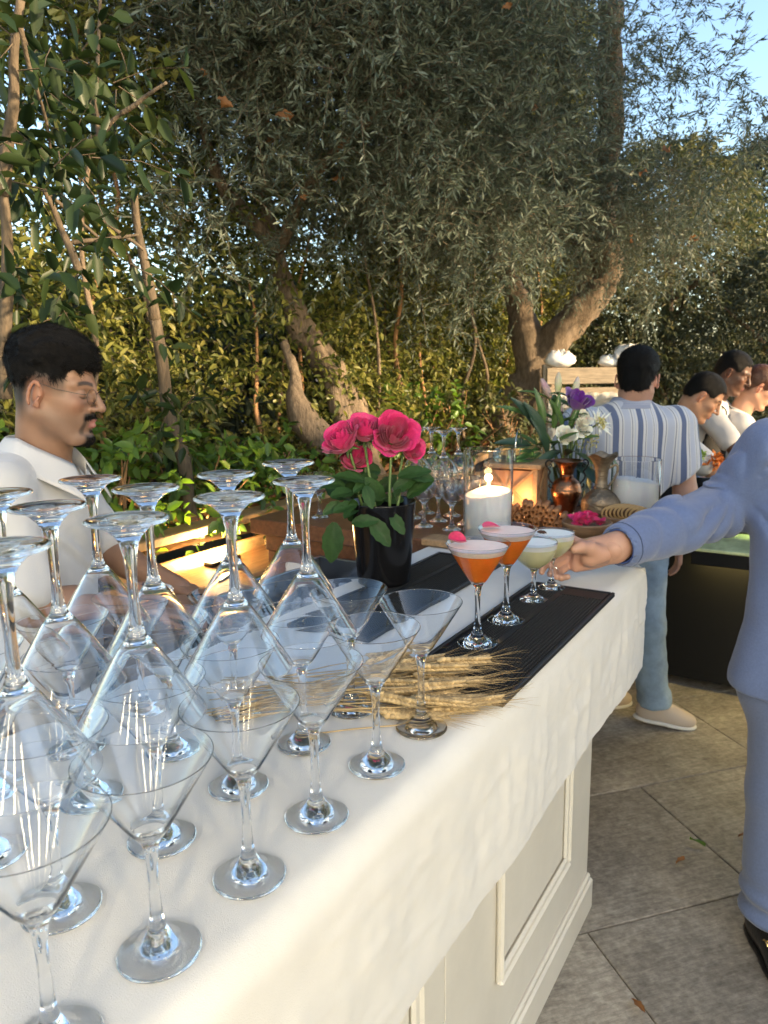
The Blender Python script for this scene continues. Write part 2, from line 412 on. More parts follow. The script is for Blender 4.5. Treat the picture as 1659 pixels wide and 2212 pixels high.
MT['leaf_broad'] = leafmat('broad_leaf', [(.010, .022, .008), (.019, .036, .011), (.04, .058, .017)], .42, .28, .3)
MT['leaf_bright'] = leafmat('fresh_leaf', [(.05, .10, .02), (.10, .18, .03), (.16, .26, .05)], .35, .4, .5)
MT['leaf_dark'] = leafmat('conifer_leaf', [(.035, .05, .036), (.055, .072, .046), (.085, .098, .06)], .6, .15)
MT['leaf_back'] = leafmat('backdrop_leaf', [(.05, .068, .032), (.085, .105, .048), (.13, .14, .065), (.18, .165, .08)], .5, .3)
MT['leaf_dry'] = leafmat('dry_leaf', [(.16, .065, .028), (.24, .11, .045), (.33, .17, .07)], .7, .3)

# ---- clipped hedge along the timber wall
rs = np.random.default_rng(11)
hedge = empty('leafy_hedge', W(4, WN - .6, 1.0), 'tall dense leafy hedge growing behind the timber wall, golden where the sun reaches', 'hedge')
H0 = np.array(hedge.location)
def WN_(u, n, z): return np.stack([u * UX + n * UY, u * UY - n * UX, z], 1)
nt_ = 40000
u = rs.uniform(-.4, 9.5, nt_); z = .95 + rs.random(nt_) ** .9 * 4.6
dep = rs.exponential(.42, nt_); fr = -2.55 + .22 * np.sin(u * 3.1 + z * 1.7) * np.sin(z * 2.9 + u) - .10 * (z - 1)
P = WN_(u, fr - dep, z); _c = rs.integers(0, nt_, nt_ // 9); _i = _c[rs.integers(0, len(_c), nt_)]; _m = rs.random(nt_) < .55; P[_m] = P[_i[_m]] + rs.normal(0, .09, (_m.sum(), 3))
keep = in_view(P) & (dep < 2.2)
# thin places where the sky shows through
gap = np.sin(u * 2.7 + 1.3) * np.sin(z * 3.3 + .7) + .6 * np.sin(u * 7.1) * np.sin(z * 6.3 + 2)
keep &= ~((u < 2.2) & (z > 2.2) & (rs.random(nt_) < .15)); keep &= (gap < .80) | (rs.random(nt_) < .25)
P = P[keep]; m = len(P)
D = np.tile(np.array([[UY, -UX, .55]]), (m, 1)) + rs.normal(0, .75, (m, 3))
V, Q, TV, TQ = foliage(rs, P, D, rs.uniform(.12, .30, m), 8, .049, .0245, 60, .5, .25, .25)
obj('foliage', npmesh('foliage', V - H0, Q, MT['leaf_hedge'], False), hedge, kind='stuff')
obj('twigs', npmesh('twigs', TV - H0, TQ, MT['bark_dark']), hedge, kind='stuff')
print('hedge leaves', len(Q) // 2)
rg = random.Random(8)
for i in range(20):
    u_ = .9 + i * .34 + rg.uniform(-.1, .1); n_ = -2.45 - rg.random() * .55
    mb = MB(); b0 = W(u_, n_, .9); t0 = b0 + Vector((rg.uniform(-.35, .35), rg.uniform(-.3, .3), rg.uniform(1.0, 2.6)))
    branchy(mb, b0 - Vector(H0), t0 - Vector(H0), rg.uniform(.012, .022), .005, i, 5, .10, 7)
    mb.build('stem', MT['cane'] if rg.random() < .6 else MT['bark'], hedge)
# ---- dark trees standing behind the hedge
def far_tree(name, label, c, rx, ry, z0, z1, nl, ll, lw, mat, seed, trunk=.12, per=10, shape='ovate', tl=.35):
    o = empty(name, (c[0], c[1], 0), label, 'tree', 'trees beyond the hedge')
    rs = np.random.default_rng(seed); n = nl // per; B = np.array([c[0], c[1], 0.])
    th = rs.random(n) * 6.283; rr = rs.random(n) ** .45; zz = rs.random(n)
    prof = np.sin(np.pi * np.clip(zz * .86 + .14, 0, 1)) ** .6 * (1 + .25 * np.sin(th * 3 + zz * 9))
    P = np.stack([c[0] + rx * rr * prof * np.cos(th), c[1] + ry * rr * prof * np.sin(th), z0 + (z1 - z0) * zz], 1)
    keep = in_view(P, .8, .62); P = P[keep]; th = th[keep]; n = len(P)
    D = np.stack([np.cos(th), np.sin(th), np.full(n, .3)], 1) + rs.normal(0, .5, (n, 3))
    V, Q, TV, TQ = foliage(rs, P, D, rs.uniform(.6, 1.3, n) * tl, per, ll, lw, 50, .5, .3, .2, shape, .0025)
    obj('crown', npmesh('crown', V - B, Q, mat, False), o, kind='stuff')
    mb = MB(); branchy(mb, (0, 0, -.02), (.05, .1, z1 * .85), trunk, trunk * .3, seed, 6, .06)
    for k in range(6):
        a = k * 1.05 + seed; zz = z0 + (z1 - z0) * (.15 + .12 * k)
        branchy(mb, (0, .05, zz * .9), (math.cos(a) * rx * .7, math.sin(a) * ry * .7, zz + .4), trunk * .35, .01, seed + k, 4, .1, 6)
    mb.build('trunk', MT['bark_dark'], o)
far_tree('cypress_tree', 'dark blue-green conifer at the right edge behind the cooks', (5.3, 10.6), 1.45, 1.3, .3, 4.5, 34000, .085, .028, MT['leaf_dark'], 31, .14)
far_tree('bushy_tree', 'bushy dull green tree behind the three cooks', (3.2, 8.6), 1.5, 1.2, .2, 3.9, 38000, .075, .026, MT['leaf_back'], 33)
far_tree('bushy_tree', 'bushy green tree between the forked olive and the cooks', (1.9, 8.4), 1.15, 1.0, .2, 3.9, 26000, .07, .024, MT['leaf_back'], 35)
far_tree('bushy_tree', 'low dark shrubby tree far right behind the last cook', (4.1, 7.6), 1.2, .9, .1, 2.7, 20000, .06, .024, MT['leaf_dark'], 37)

for k, (u_, n_, z1, lab) in enumerate([(1.2, -4.6, 2.3, 'dense dark tree behind the hedge at the far left'), (3.0, -4.7, 2.2, 'dense dark tree behind the hedge left of the leaning olive'), (5.2, -4.6, 2.3, 'dense dark tree behind the hedge between the two olives'), (7.6, -4.4, 2.8, 'dense dark tree behind the forked olive')]):
    c = W(u_, n_); far_tree('dense_tree', lab, (c.x, c.y), 1.35, .9, .9, z1, 9000, .12, .055, MT['leaf_dark'], 90 + k, .1)

# ---- olive trees
def olive(name, label, base, trunks, blobs, seed, dens, dry=14):
    o = empty(name, base, label, 'tree', 'olive trees in the planting bed'); B = Vector(base)
    for k, (pts, rad, nm) in enumerate(trunks):
        C = catmull([Vector(p) - B for p in pts], 12); n = len(C); rr = np.interp(np.linspace(0, len(rad) - 1, n), range(len(rad)), rad)
        mb = MB(); mb.tube(C, list(rr), 22); t = mb.build(nm, MT['bark'], o); gnarl(t, .28 * rad[0], 9)
    rs = np.random.default_rng(seed); Vs, Qs, TVs, TQs = [], [], [], []; nv = tv = 0
    for c, r, cnt in blobs:
        n = int(cnt * dens * 1.5); d = vnorm(rs.normal(0, 1, (n, 3))); rad = rs.random(n) ** .5
        # clumped along sprays
        nc = max(6, n // 13); cc = np.array(c) + d[:nc] * rad[:nc, None] * np.array(r); ix = rs.integers(0, nc, n); P = cc[ix] + rs.normal(0, .085, (n, 3)); d = vnorm(d[ix] + .8 * vnorm(P - cc[ix] + 1e-6))
        keep = in_view(P); P = P[keep]; d = d[keep]; n = len(P)
        if not n: continue
        D = d * .6 + rs.normal(0, .75, (n, 3)); D[:, 2] += .1
        V, Q, TV, TQ = foliage(rs, P, D, rs.uniform(.12, .30, n), 20, .044, .0098, 44, .3, .16, .02, 'lance', .0010, True)
        Vs.append(V); Qs.append(Q + nv); nv += len(V); TVs.append(TV); TQs.append(TQ + tv); tv += len(TV)
    V = np.concatenate(Vs) - np.array(base); print(name, len(V) // 4)
    obj('crown', npmesh('crown', V, np.concatenate(Qs), MT['leaf_olive'], False), o, kind='stuff')
    obj('twigs', npmesh('twigs', np.concatenate(TVs) - np.array(base), np.concatenate(TQs), MT['bark']), o, kind='stuff')
    rg = random.Random(seed)
    for k in range(dry):
        c, r, cnt = blobs[rg.randrange(len(blobs))]
        p = Vector(c) + Vector((rg.uniform(-.8, .8) * r[0], -abs(rg.uniform(.3, .9)) * r[1], rg.uniform(-.8, .8) * r[2])) - B
        obj('dry_leaf', DRY, o, loc=p, rot=(rg.uniform(0, 6), rg.uniform(0, 6), rg.uniform(0, 6)), scale=[rg.uniform(.4, .85)] * 3)
mb = MB(); rows = []
for i in range(7):
    t = i / 6; w = .028 * math.sin(math.pi * min(1, t * .95 + .05)) ** .8 * (1 + .25 * math.sin(i * 2.6)); rows.append([(s * w, t * .095 - .045, .012 * abs(s) * 2 + .018 * math.sin(t * 3 + s)) for s in (-1, -.5, 0, .5, 1)])
mb.grid(rows); DRY = mb.data('dry_leaf', MT['leaf_dry'])
T1 = at(800, 1000, y=4.35); T1.z = .98
olive('olive_tree', 'olive tree with a leaning split trunk behind the pink roses', T1,
      [([(T1.x, T1.y, .9), at(765, 900, y=4.35), at(705, 790, y=4.32), at(640, 690, y=4.28), at(600, 560, y=4.2), at(560, 400, y=4.1), at(560, 200, y=4.0)], [.105, .09, .08, .07, .055, .045, .03], 'trunk'),
       ([(T1.x + .08, T1.y - .1, .9), at(745, 905, y=4.22), at(712, 800, y=4.25), at(660, 715, y=4.25)], [.07, .06, .048, .025], 'trunk'),
       ([at(700, 960, y=4.0), at(660, 905, y=3.95), at(640, 865, y=3.95), at(635, 800, y=4.0), at(612, 740, y=4.05)], [.09, .08, .05, .028, .018], 'stump'),
       ([at(600, 540, y=4.15), at(680, 380, y=3.9), at(820, 240, y=3.7), at(960, 120, y=3.6)], [.034, .024, .016, .008], 'limb'),
       ([at(600, 540, y=4.15), at(480, 400, y=3.9), at(420, 220, y=3.6)], [.045, .03, .012], 'limb')],
      [((-.75, 3.55, 3.15), (.75, .6, .65), 640), ((.05, 3.75, 3.0), (.75, .6, .75), 820), ((-.35, 3.9, 2.55), (.75, .45, .45), 330),
       ((.45, 3.9, 2.45), (.6, .5, .55), 420), ((-.1, 3.4, 3.5), (1.1, .6, .5), 900), ((-.05, 3.45, 2.95), (.95, .4, .45), 520), ((-.62, 3.3, 2.35), (.22, .25, .5), 60)], 71, 1.0)
T2 = Vector((1.05, 6.1, .98))
olive('olive_tree', 'olive tree with a thick forked trunk behind the lilies', T2,
      [([at(1075, 1010, y=6.1), at(1100, 930, y=6.1), at(1140, 850, y=6.1), at(1165, 770, y=6.1)], [.27, .23, .19, .15], 'trunk'),
       ([at(1140, 990, y=6.0), at(1150, 900, y=6.0), at(1160, 800, y=6.0)], [.19, .16, .10], 'trunk'),
       ([at(1150, 800, y=6.1), at(1140, 730, y=6.1), at(1118, 650, y=6.15), at(1080, 560, y=6.1), at(1020, 420, y=6.0)], [.14, .125, .10, .07, .03], 'limb'),
       ([at(1165, 790, y=6.1), at(1205, 725, y=6.05), at(1270, 655, y=6.0), at(1312, 590, y=6.0), at(1300, 480, y=5.9), at(1315, 300, y=5.7), at(1325, 0, y=5.4)], [.15, .135, .12, .105, .10, .095, .085], 'limb'),
       ([at(1270, 640, y=6.0), at(1262, 560, y=6.05), at(1230, 440, y=6.0), at(1180, 280, y=5.8)], [.08, .07, .05, .02], 'limb')],
      [((.85, 4.6, 3.5), (.85, .8, .95), 1150), ((.55, 4.9, 2.75), (.75, .6, .6), 520), ((1.35, 5.4, 3.0), (.65, .6, .85), 560), ((.95, 5.0, 4.2), (.5, .8, .8), 330),
       ((.2, 5.2, 2.3), (.55, .5, .4), 230), ((1.75, 5.2, 2.40), (.75, .6, .42), 330), ((1.8, 4.6, 2.72), (.6, .5, .3), 110), ((1.8, 4.3, 3.2), (.6, .4, .6), 60)], 72, 1.0, 12)

# ---- broad-leaved young tree reaching in from the left
_b = at(425, 1100, y=2.95); bt = empty('broadleaf_tree', (_b.x, _b.y, .93), 'young broad-leaved tree with big dark glossy leaves at the left edge', 'tree')
B = Vector(bt.location); mb = MB()
branchy(mb, (0, 0, 0), at(335, 690, y=2.9) - B, .030, .022, 3, 5, .08)
mb.build('trunk', MT['bark_dark'], bt)
for k, (a, b, r0) in enumerate([((335, 690, 2.9), (290, 420, 2.8), .022), ((12, 860, 2.1), (8, 420, 2.05), .022), ((170, 585, 2.2), (95, 410, 2.15), .013),
                                ((95, 410, 2.15), (255, 555, 2.25), .006), ((150, 525, 2.2), (300, 507, 2.25), .007), ((185, 320, 2.2), (262, 245, 2.15), .009), ((262, 245, 2.15), (360, 178, 2.1), .007),
                                ((215, 300, 2.2), (205, 215, 2.2), .007), ((8, 420, 2.05), (45, 0, 1.95), .018), ((215, 470, 2.3), (310, 540, 2.35), .008), ((45, 60, 1.9), (110, 330, 2.1), .006)]):
    mb = MB(); branchy(mb, at(a[0], a[1], y=a[2]) - B, at(b[0], b[1], y=b[2]) - B, r0, r0 * .55, 50 + k, 4, .07, 8)
    mb.build('branch', MT['bark_dark'], bt)
rs = np.random.default_rng(5); pts = []
for (px, py, sx, sy, yy, cnt) in [(90, 330, 110, 60, 2.1, 46), (170, 380, 120, 70, 2.15, 46), (60, 600, 90, 60, 2.2, 34), (230, 580, 90, 50, 2.25, 26), (40, 80, 60, 90, 2.0, 30), (130, 160, 110, 90, 2.4, 60), (60, 250, 70, 60, 2.3, 34), (250, 300, 80, 60, 2.5, 30), (350, 900, 90, 70, 2.6, 26), (60, 720, 70, 60, 2.3, 30), (320, 780, 80, 90, 2.7, 36)]:
    for _ in range(int(cnt * .20)): pts.append(at(px + rs.normal(0, sx * .6), py + rs.normal(0, sy * .6), y=yy + rs.normal(0, .18)))
P = np.array([list(p) for p in pts]); n = len(P)
D = rs.normal(0, .6, (n, 3)) + np.array([[.5, -.5, -.1]])
V, Q, TV, TQ = foliage(rs, P, D, rs.uniform(.12, .25, n), 7, .080, .034, 60, .3, .3, .35, 'ovate', .0018)
obj('crown', npmesh('crown', V - np.array(B), Q, MT['leaf_broad'], True), bt, kind='stuff')
obj('twigs', npmesh('twigs', TV - np.array(B), TQ, MT['bark_dark']), bt, kind='stuff')

# ---- fresh low plants along the wall
def lowplant(c, label, seed, h, ntw, ll, lw, mat, spread=.16):
    o = empty('leafy_plant', c, label, 'plant', 'low plants along the timber wall'); rs = np.random.default_rng(seed)
    P = np.stack([rs.normal(0, spread, ntw), rs.normal(0, spread * .7, ntw), rs.random(ntw) * h], 1); D = rs.normal(0, .6, (ntw, 3)) + [[.2, -.4, .7]]
    V, Q, TV, TQ = foliage(rs, P, D, rs.uniform(.1, .2, ntw), 8, ll, lw, 60, .4, .3, .3, 'ovate', .0014)
    obj('foliage', npmesh('foliage', V, Q, MT[mat], True), o, kind='stuff')
    mb = MB()
    for k in range(7): branchy(mb, (rs.normal(0, .03), rs.normal(0, .03), -.05), (rs.normal(0, spread), rs.normal(0, spread), h * rs.uniform(.6, 1)), .006, .003, seed + k, 3, .08, 5)
    mb.build('stem', MT['cane'], o)
for k, (u_, n_, lab, h, nt0, mat) in enumerate([(1.75, -2.33, 'low plant with glossy leaves behind the bartender', .42, 60, 'leaf_bright'),
        (2.15, -2.3, 'low plant with fresh leaves above the lit timber wall', .34, 60, 'leaf_bright'), (2.6, -2.32, 'low plant with yellow-green leaves left of the roses', .30, 50, 'leaf_bright'),
        (3.3, -2.35, 'low plant with pale leaves behind the black vase', .38, 50, 'leaf_hedge'), (4.05, -2.32, 'low plant behind the stacked coupes', .45, 60, 'leaf_bright'),
        (4.7, -2.35, 'low plant behind the tall candle', .5, 60, 'leaf_hedge'), (5.3, -2.2, 'low plant at the foot of the forked olive', .4, 50, 'leaf_back')]):
    lowplant(W(u_, n_, .97), lab, 200 + k, h, nt0, .062, .033, mat)
# dry litter on the bed
rs = np.random.default_rng(9); n = 1500
P = WN_(rs.uniform(1.2, 7, n), -2.2 - rs.random(n) * .9, np.full(n, 1.0) + rs.random(n) * .05)
V, Q, _, _ = foliage(rs, P, rs.normal(0, 1, (n, 3)) * [[1, 1, .2]], np.full(n, .02), 1, .07, .035, 20, .4, 0, 0, 'ovate', 0)
lt = obj('leaf_litter', npmesh('leaf_litter', V, Q, MT['leaf_dry'], False)); tag(lt, 'brown fallen leaves lying on the planting bed', 'leaves', kind='stuff')

vb = empty('added_shade_building', (6.6, -2.7, 0), 'low plastered building, unseen, added to the right of the viewer to shade the bar', 'building')  # unseen block added to keep the direct sun off the bar
MT['plaster'] = M('cream_plaster', (.62, .56, .46), .85, var=.08, vs=3, bump=.1, bs=60); MT['roof_tile'] = M('clay_roof', (.32, .14, .08), .8, var=.25, vs=9)
mb = MB(); mb.box((0, 0, 1.7), (3.2, 6.6, 3.4)); mb.build('wall', MT['plaster'], vb, smooth=False)
mb = MB(); mb.box((0, 0, 3.50), (3.7, 7.0, .16), bev=.02); rf = mb.build('roof', MT['roof_tile'], vb, smooth=False)
for y in (-2.2, -.6, 1.0, 2.5):
    mb = MB(); mb.box((-1.61, y, 1.5), (.05, .95, 1.3), bev=.01); w_ = mb.build('window', MT['wood_old'], vb, smooth=False)
    for s in (-1, 1): mb = MB(); mb.box((-1.64, y + s * .22, 1.5), (.012, .38, 1.12)); mb.build('pane', M('window_pane', (.05, .06, .07), .08), w_, smooth=False)
far_c = (5.6, 2.2)
pt = empty('added_shade_pine', (far_c[0], far_c[1], 0), 'tall umbrella pine, unseen, added at the right to shade the olive crowns', 'tree')  # added out of view; its crown holds the sun off the olive tops
rs = np.random.default_rng(44); n = 5200; th = rs.random(n) * 6.283; rr = np.sqrt(rs.random(n)) * 3.0
P = np.stack([rr * np.cos(th), rr * np.sin(th), 4.55 + rs.random(n) * 2.4 * (1 - (rr / 3.4) ** 2) + .10 * rr], 1)
V, Q, TV, TQ = foliage(rs, P, rs.normal(0, 1, (n, 3)) + [[0, 0, .6]], rs.uniform(.25, .5, n), 9, .20, .05, 50, .5, .1, 0, 'lance', .004)
obj('crown', npmesh('crown', V, Q, MT['leaf_dark'], False), pt, kind='stuff'); mb = MB(); branchy(mb, (0, 0, -.02), (.1, .1, 5.6), .18, .1, 4, 6, .05)
for k in range(7): branchy(mb, (.08, .08, 4.7 + .1 * k), (2.0 * math.cos(k * .9), 2.0 * math.sin(k * .9), 5.6), .06, .02, 60 + k, 4, .08, 7)
mb.build('trunk', MT['bark_dark'], pt)

# ================================================================== BAR
TOPZ = 1.10
BAR = empty('bar_counter', W(.8, -.8), 'cream panelled bar counter under the white cloth', 'counter', rz=ROT_U)   # local x = u-.8, local y = -(n+.8)
def LB(u, n, z): return Vector((u - .8, -(n + .8), z))
def bbox(name, u0, u1, n0, n1, z0, z1, mat=None, bev=.004, parent=None):
    mb = MB(); c = LB((u0 + u1) / 2, (n0 + n1) / 2, (z0 + z1) / 2); mb.box((0, 0, 0), (u1 - u0, abs(n1 - n0), z1 - z0), bev=bev)
    return mb.build(name, mat or MT['paint'], parent or BAR, smooth=False, loc=c)
bbox('carcass', -.30, 1.962, -.98, -.560, .0, 1.05)
bbox('top_board', -.32, 1.955, -1.01, -.424, 1.052, 1.088)
# face boards with their butt joints, the raised frames and the plinth
for (a, b) in [(-.30, .404), (.408, 1.056), (1.060, 1.985)]: bbox('face_board', a, b, -.559, -.545, .125, 1.05, bev=.0015)
bbox('end_board', 1.964, 1.984, -.98, -.561, .125, 1.05, bev=.0015)
for (a, b) in [(1.29, 1.76), (.52, .95)]:
    for (w, n1, col) in [(.030, -.531, 'paint'), (.012, -.525, 'paint')]:
        z0, z1 = .30, .98
        bbox('moulding', a, b, -.5445, n1, z0 + (.03 - w) * .0, z0 + w, bev=.006); bbox('moulding', a, b, -.5445, n1, z1 - w, z1, bev=.006)
        bbox('moulding', a, a + w, -.5443, n1 - .0005, z0 + w, z1 - w, bev=.006); bbox('moulding', b - w, b, -.5443, n1 - .0005, z0 + w, z1 - w, bev=.006)
    bbox('field_panel', a + .034, b - .034, -.5445, -.5405, .338, .942, bev=.003)
bbox('plinth', -.30, 2.002, -.98, -.530, .002, .105, bev=.006); bbox('plinth_cap', -.30, 1.996, -.98, -.537, .106, .122, bev=.005)

# ---- white cloth: a flat top, a soft front edge, a creased drop on the front and the far end
CU, CN0, CN1, DROP = 1.965, -1.02, -.415, .285
def fbm(x, y, s=0): return mnoise.fractal(Vector((x, y, s)), 1.0, 2.0, 4)
cl = MB(); per = []
NU, NE = 190, 46
for i in range(NU + 1): per.append((-.34 + (CU + .34) * i / NU, CN1, 0, 1))
for k in range(1, 8): a = k / 8 * math.pi / 2; per.append((CU, CN1, math.sin(a), math.cos(a)))
for i in range(NE + 1): per.append((CU, CN1 + (CN0 - CN1) * i / NE, 1, 0))
def topz(u, n): return TOPZ - .0006 + .0009 * fbm(u * 5, n * 5, 1) - .0003
rows = []
NR = 44; rb = .036
arc = 0.0; S = []
for q, (u, n, ou, on) in enumerate(per):
    if q: arc += math.hypot(u - per[q - 1][0], n - per[q - 1][1]) + (.006 if 0 < ou < 1 else 0)
    S.append(arc)
for r in range(NR + 1):
    row = []
    for q, (u, n, ou, on) in enumerate(per):
        s = S[q]
        if r <= 7:
            a = r / 7 * math.pi / 2; off = rb * math.sin(a) - rb * .0; dz = rb * (1 - math.cos(a))
            off -= rb
            if r == 0: off = -rb
        else:
            f = (r - 7) / (NR - 7); dz = rb + (DROP - rb) * f; off = 0
        f = max(0, dz - .01) / DROP
        # hanging creases: vertical runs that sharpen to the far end, plus slack diagonal dents
        w = s + .05 * fbm(s * 2.0, f * 1.3, 7) * f
        far = min(1, max(.25, (s - .5) / 1.2))
        rid = (1 - abs(fbm(w * 11, f * .5, 4))) ** 5
        cre = (.004 * fbm(w * 6, f * .5, 2) + .0065 * rid * far) * min(1, f * 2.4) + .0025 * fbm(s * 4 + f * 2, f * 3 - s * 2, 5) + .003 * (1 - abs(fbm(s * 4 - f * 2.5, f * 2 + s * 3, 8))) ** 6
        cre += .005 * f * math.sin(w * 9.0 + 1.0); cre *= 1 - .55 * max(0, (f - .75) / .25)
        off2 = off + cre * min(1, f * 5) + .004 * f
        zz = TOPZ - dz + (.008 * fbm(s * 1.6, 4.0, 3)) * f
        if r == 0: zz = topz(u - ou * rb, n - on * rb)
        row.append(LB(u + ou * off2, n + on * off2, zz))
    rows.append(row)
cl.grid(rows, flip=True)
# the far-end corner: while it bends, the row sweeps round; close the flat top with a grid
trow = []
for j in range(41):
    n = CN0 + (CN1 - rb - CN0) * j / 40
    trow.append([LB(-.34 + (CU - rb + .34) * i / 140, n, topz(-.34 + (CU - rb + .34) * i / 140, n)) for i in range(141)])
cl.grid(trow)
cloth = cl.build('tablecloth', MT['cloth'], loc=BAR.location, rot=(0, 0, ROT_U))
tag(cloth, 'white cotton cloth draped over the bar, creased where it hangs', 'tablecloth')
bm = bmesh.new(); bm.from_mesh(cloth.data); bmesh.ops.remove_doubles(bm, verts=bm.verts, dist=.0008); bmesh.ops.recalc_face_normals(bm, faces=bm.faces); bm.to_mesh(cloth.data); bm.free()

# ------------------------------------------------------------------ glassware
MARTINI = [(0, .0012), (.022, .0010), (.0335, .0003), (.0368, 0), (.0378, .0008), (.0380, .0018), (.0368, .0031), (.031, .0046), (.0245, .0068), (.0195, .0098), (.0165, .0128), (.0145, .0150), (.0122, .0172), (.0104, .0205), (.0090, .0235),
           (.0082, .0260), (.0076, .0285), (.0062, .0360), (.0053, .0480), (.0048, .0640), (.0048, .0780), (.0054, .0920), (.0064, .1030), (.0080, .1105), (.0104, .1155), (.0142, .1200), (.0182, .1252), (.0218, .1310),
           (.0330, .1490), (.0460, .1705), (.0570, .1888), (.0588, .1917), (.0594, .1928), (.05975, .1934), (.0598, .1937), (.05965, .19395), (.0594, .1940), (.05915, .19375), (.0590, .1934), (.0587, .1928), (.0581, .1918), (.0562, .1886), (.0452, .1704), (.0320, .1494), (.0203, .1312), (.0166, .1258), (.0125, .1215), (.0070, .1196), (0, .1192)]
COUPE = [(0, .0010), (.020, .0008), (.029, 0), (.0315, .0006), (.032, .0016), (.031, .0028), (.025, .0046), (.018, .0074), (.0125, .0110), (.0086, .0150), (.0064, .0200), (.0050, .0300), (.0046, .0420), (.0050, .0540), (.0064, .0640), (.0092, .0700),
         (.0160, .0752), (.0260, .0820), (.0360, .0915), (.0430, .1010), (.0475, .1120), (.0493, .1220), (.0499, .1310), (.0500, .1338), (.0500, .1345), (.0499, .1348), (.0497, .1350), (.0495, .1348), (.0494, .1345), (.0493, .1338), (.0491, .1310), (.0485, .1220), (.0465, .1122), (.0420, .1016), (.0350, .0924), (.0252, .0832), (.0150, .0768), (.0070, .0748), (0, .0744)]
def gl(prof, name, seg): mb = MB(); mb.lathe(prof, seg); return mb.data(name, MT['glass'])
ME_MART, ME_COUPE, ME_COUPE_LO = gl(MARTINI, 'martini_glass', 72), gl(COUPE, 'coupe_glass', 64), gl(COUPE, 'coupe_glass', 36)
rg = random.Random(21)
ORD = ['nearest', 'second', 'third', 'fourth', 'fifth', 'sixth']
UPR = [('front row along the cloth edge', -.490, [.278, .387, .505, .628, .759, .881], -.001), ('second row from the cloth edge', -.616, [.245, .375, .503, .629, .759, .881], 0),
       ('third row from the cloth edge', -.760, [.262, .385, .511, .648, .778], 0), ('back row beside the bartender', -.888, [.335, .46, .585, .71], 0)]
for rn, n, us, _ in UPR:
    for k, u in enumerate(us):
        o = obj('martini_glass', ME_MART, loc=W(u + rg.uniform(-.002, .002), n + rg.uniform(-.003, .003), TOPZ + .0006), rot=(0, 0, rg.uniform(0, 6)))
        tag(o, 'empty upright martini glass, %s to the camera in the %s' % (ORD[k], rn) if k == 0 else 'empty upright martini glass, %s from the camera in the %s' % (ORD[k], rn), 'glass', 'upright martini glasses on the bar')
INV = [('front upper row nearest the cloth edge', -.553, [.317, .440, .573, .702]), ('middle upper row', -.682, [.447, .574, .703, .832]), ('back upper row beside the bartender', -.812, [.472, .594])]
for rn, n, us in INV:
    for k, u in enumerate(us):
        o = obj('martini_glass', ME_MART, loc=W(u, n + rg.uniform(-.002, .002), TOPZ + .0006 + .194 + .1945), rot=(math.pi, 0, rg.uniform(0, 6)))
        tag(o, 'upside-down martini glass, %s the camera in the %s' % ('nearest' if k == 0 else ORD[k] + ' from', rn), 'glass', 'upside-down martini glasses stacked on the others')

# ---- rubber drip mats: a rim, a flat band and rows of nubs
def mat_(u0, u1, n0, n1, label):
    o = empty('bar_mat', W((u0 + u1) / 2, (n0 + n1) / 2, TOPZ + .0008), label, 'bar mat', 'black rubber bar mats', rz=ROT_U)
    lx, ly = u1 - u0, n1 - n0; mb = MB(); mb.box((0, 0, .0016), (lx, ly, .0032)); mb.build('base', MT['mat_rubber'], o, smooth=False)
    mb = MB()
    for s in (-1, 1):
        mb.box((0, s * (ly / 2 - .004), .0062), (lx, .008, .006), bev=.0015); mb.box((s * (lx / 2 - .004), 0, .0062), (.008, ly - .0165, .006), bev=.0015)
    mb.box((0, .012, .0048), (lx - .017, .014, .003)); mb.box((lx / 2 - .034, -.018 - (ly / 4 - .02) * .0 - .02, .0052), (.05, ly * .5, .0036))
    mb.build('rim', MT['mat_rubber'], o, smooth=False)
    V, F = [], []; st = .0072; nx, ny = int((lx - .022) / st), int((ly - .022) / st)
    for i in range(nx):
        for j in range(ny):
            x = -lx / 2 + .013 + i * st; y = -ly / 2 + .013 + j * st
            if abs(y - .012) < .0095 or (x > lx / 2 - .062 and abs(y + .038) < ly * .27): continue
            b = len(V); r = .0024
            V += [(x - r, y - r, .003), (x + r, y - r, .003), (x + r, y + r, .003), (x - r, y + r, .003), (x - r * .6, y - r * .6, .0072), (x + r * .6, y - r * .6, .0072), (x + r * .6, y + r * .6, .0072), (x - r * .6, y + r * .6, .0072)]
            F += [(b, b + 1, b + 5, b + 4), (b + 1, b + 2, b + 6, b + 5), (b + 2, b + 3, b + 7, b + 6), (b + 3, b, b + 4, b + 7), (b + 4, b + 5, b + 6, b + 7)]
    obj('nubs', npmesh('nubs', V, F, MT['mat_rubber'], False), o, kind='stuff')
mat_(1.00, 1.648, -.612, -.414, 'long black rubber bar mat under the four cocktails')
mat_(1.12, 1.80, -.945, -.742, 'black rubber bar mat behind the cocktails, beside the black vase')
MATZ = TOPZ + .0082

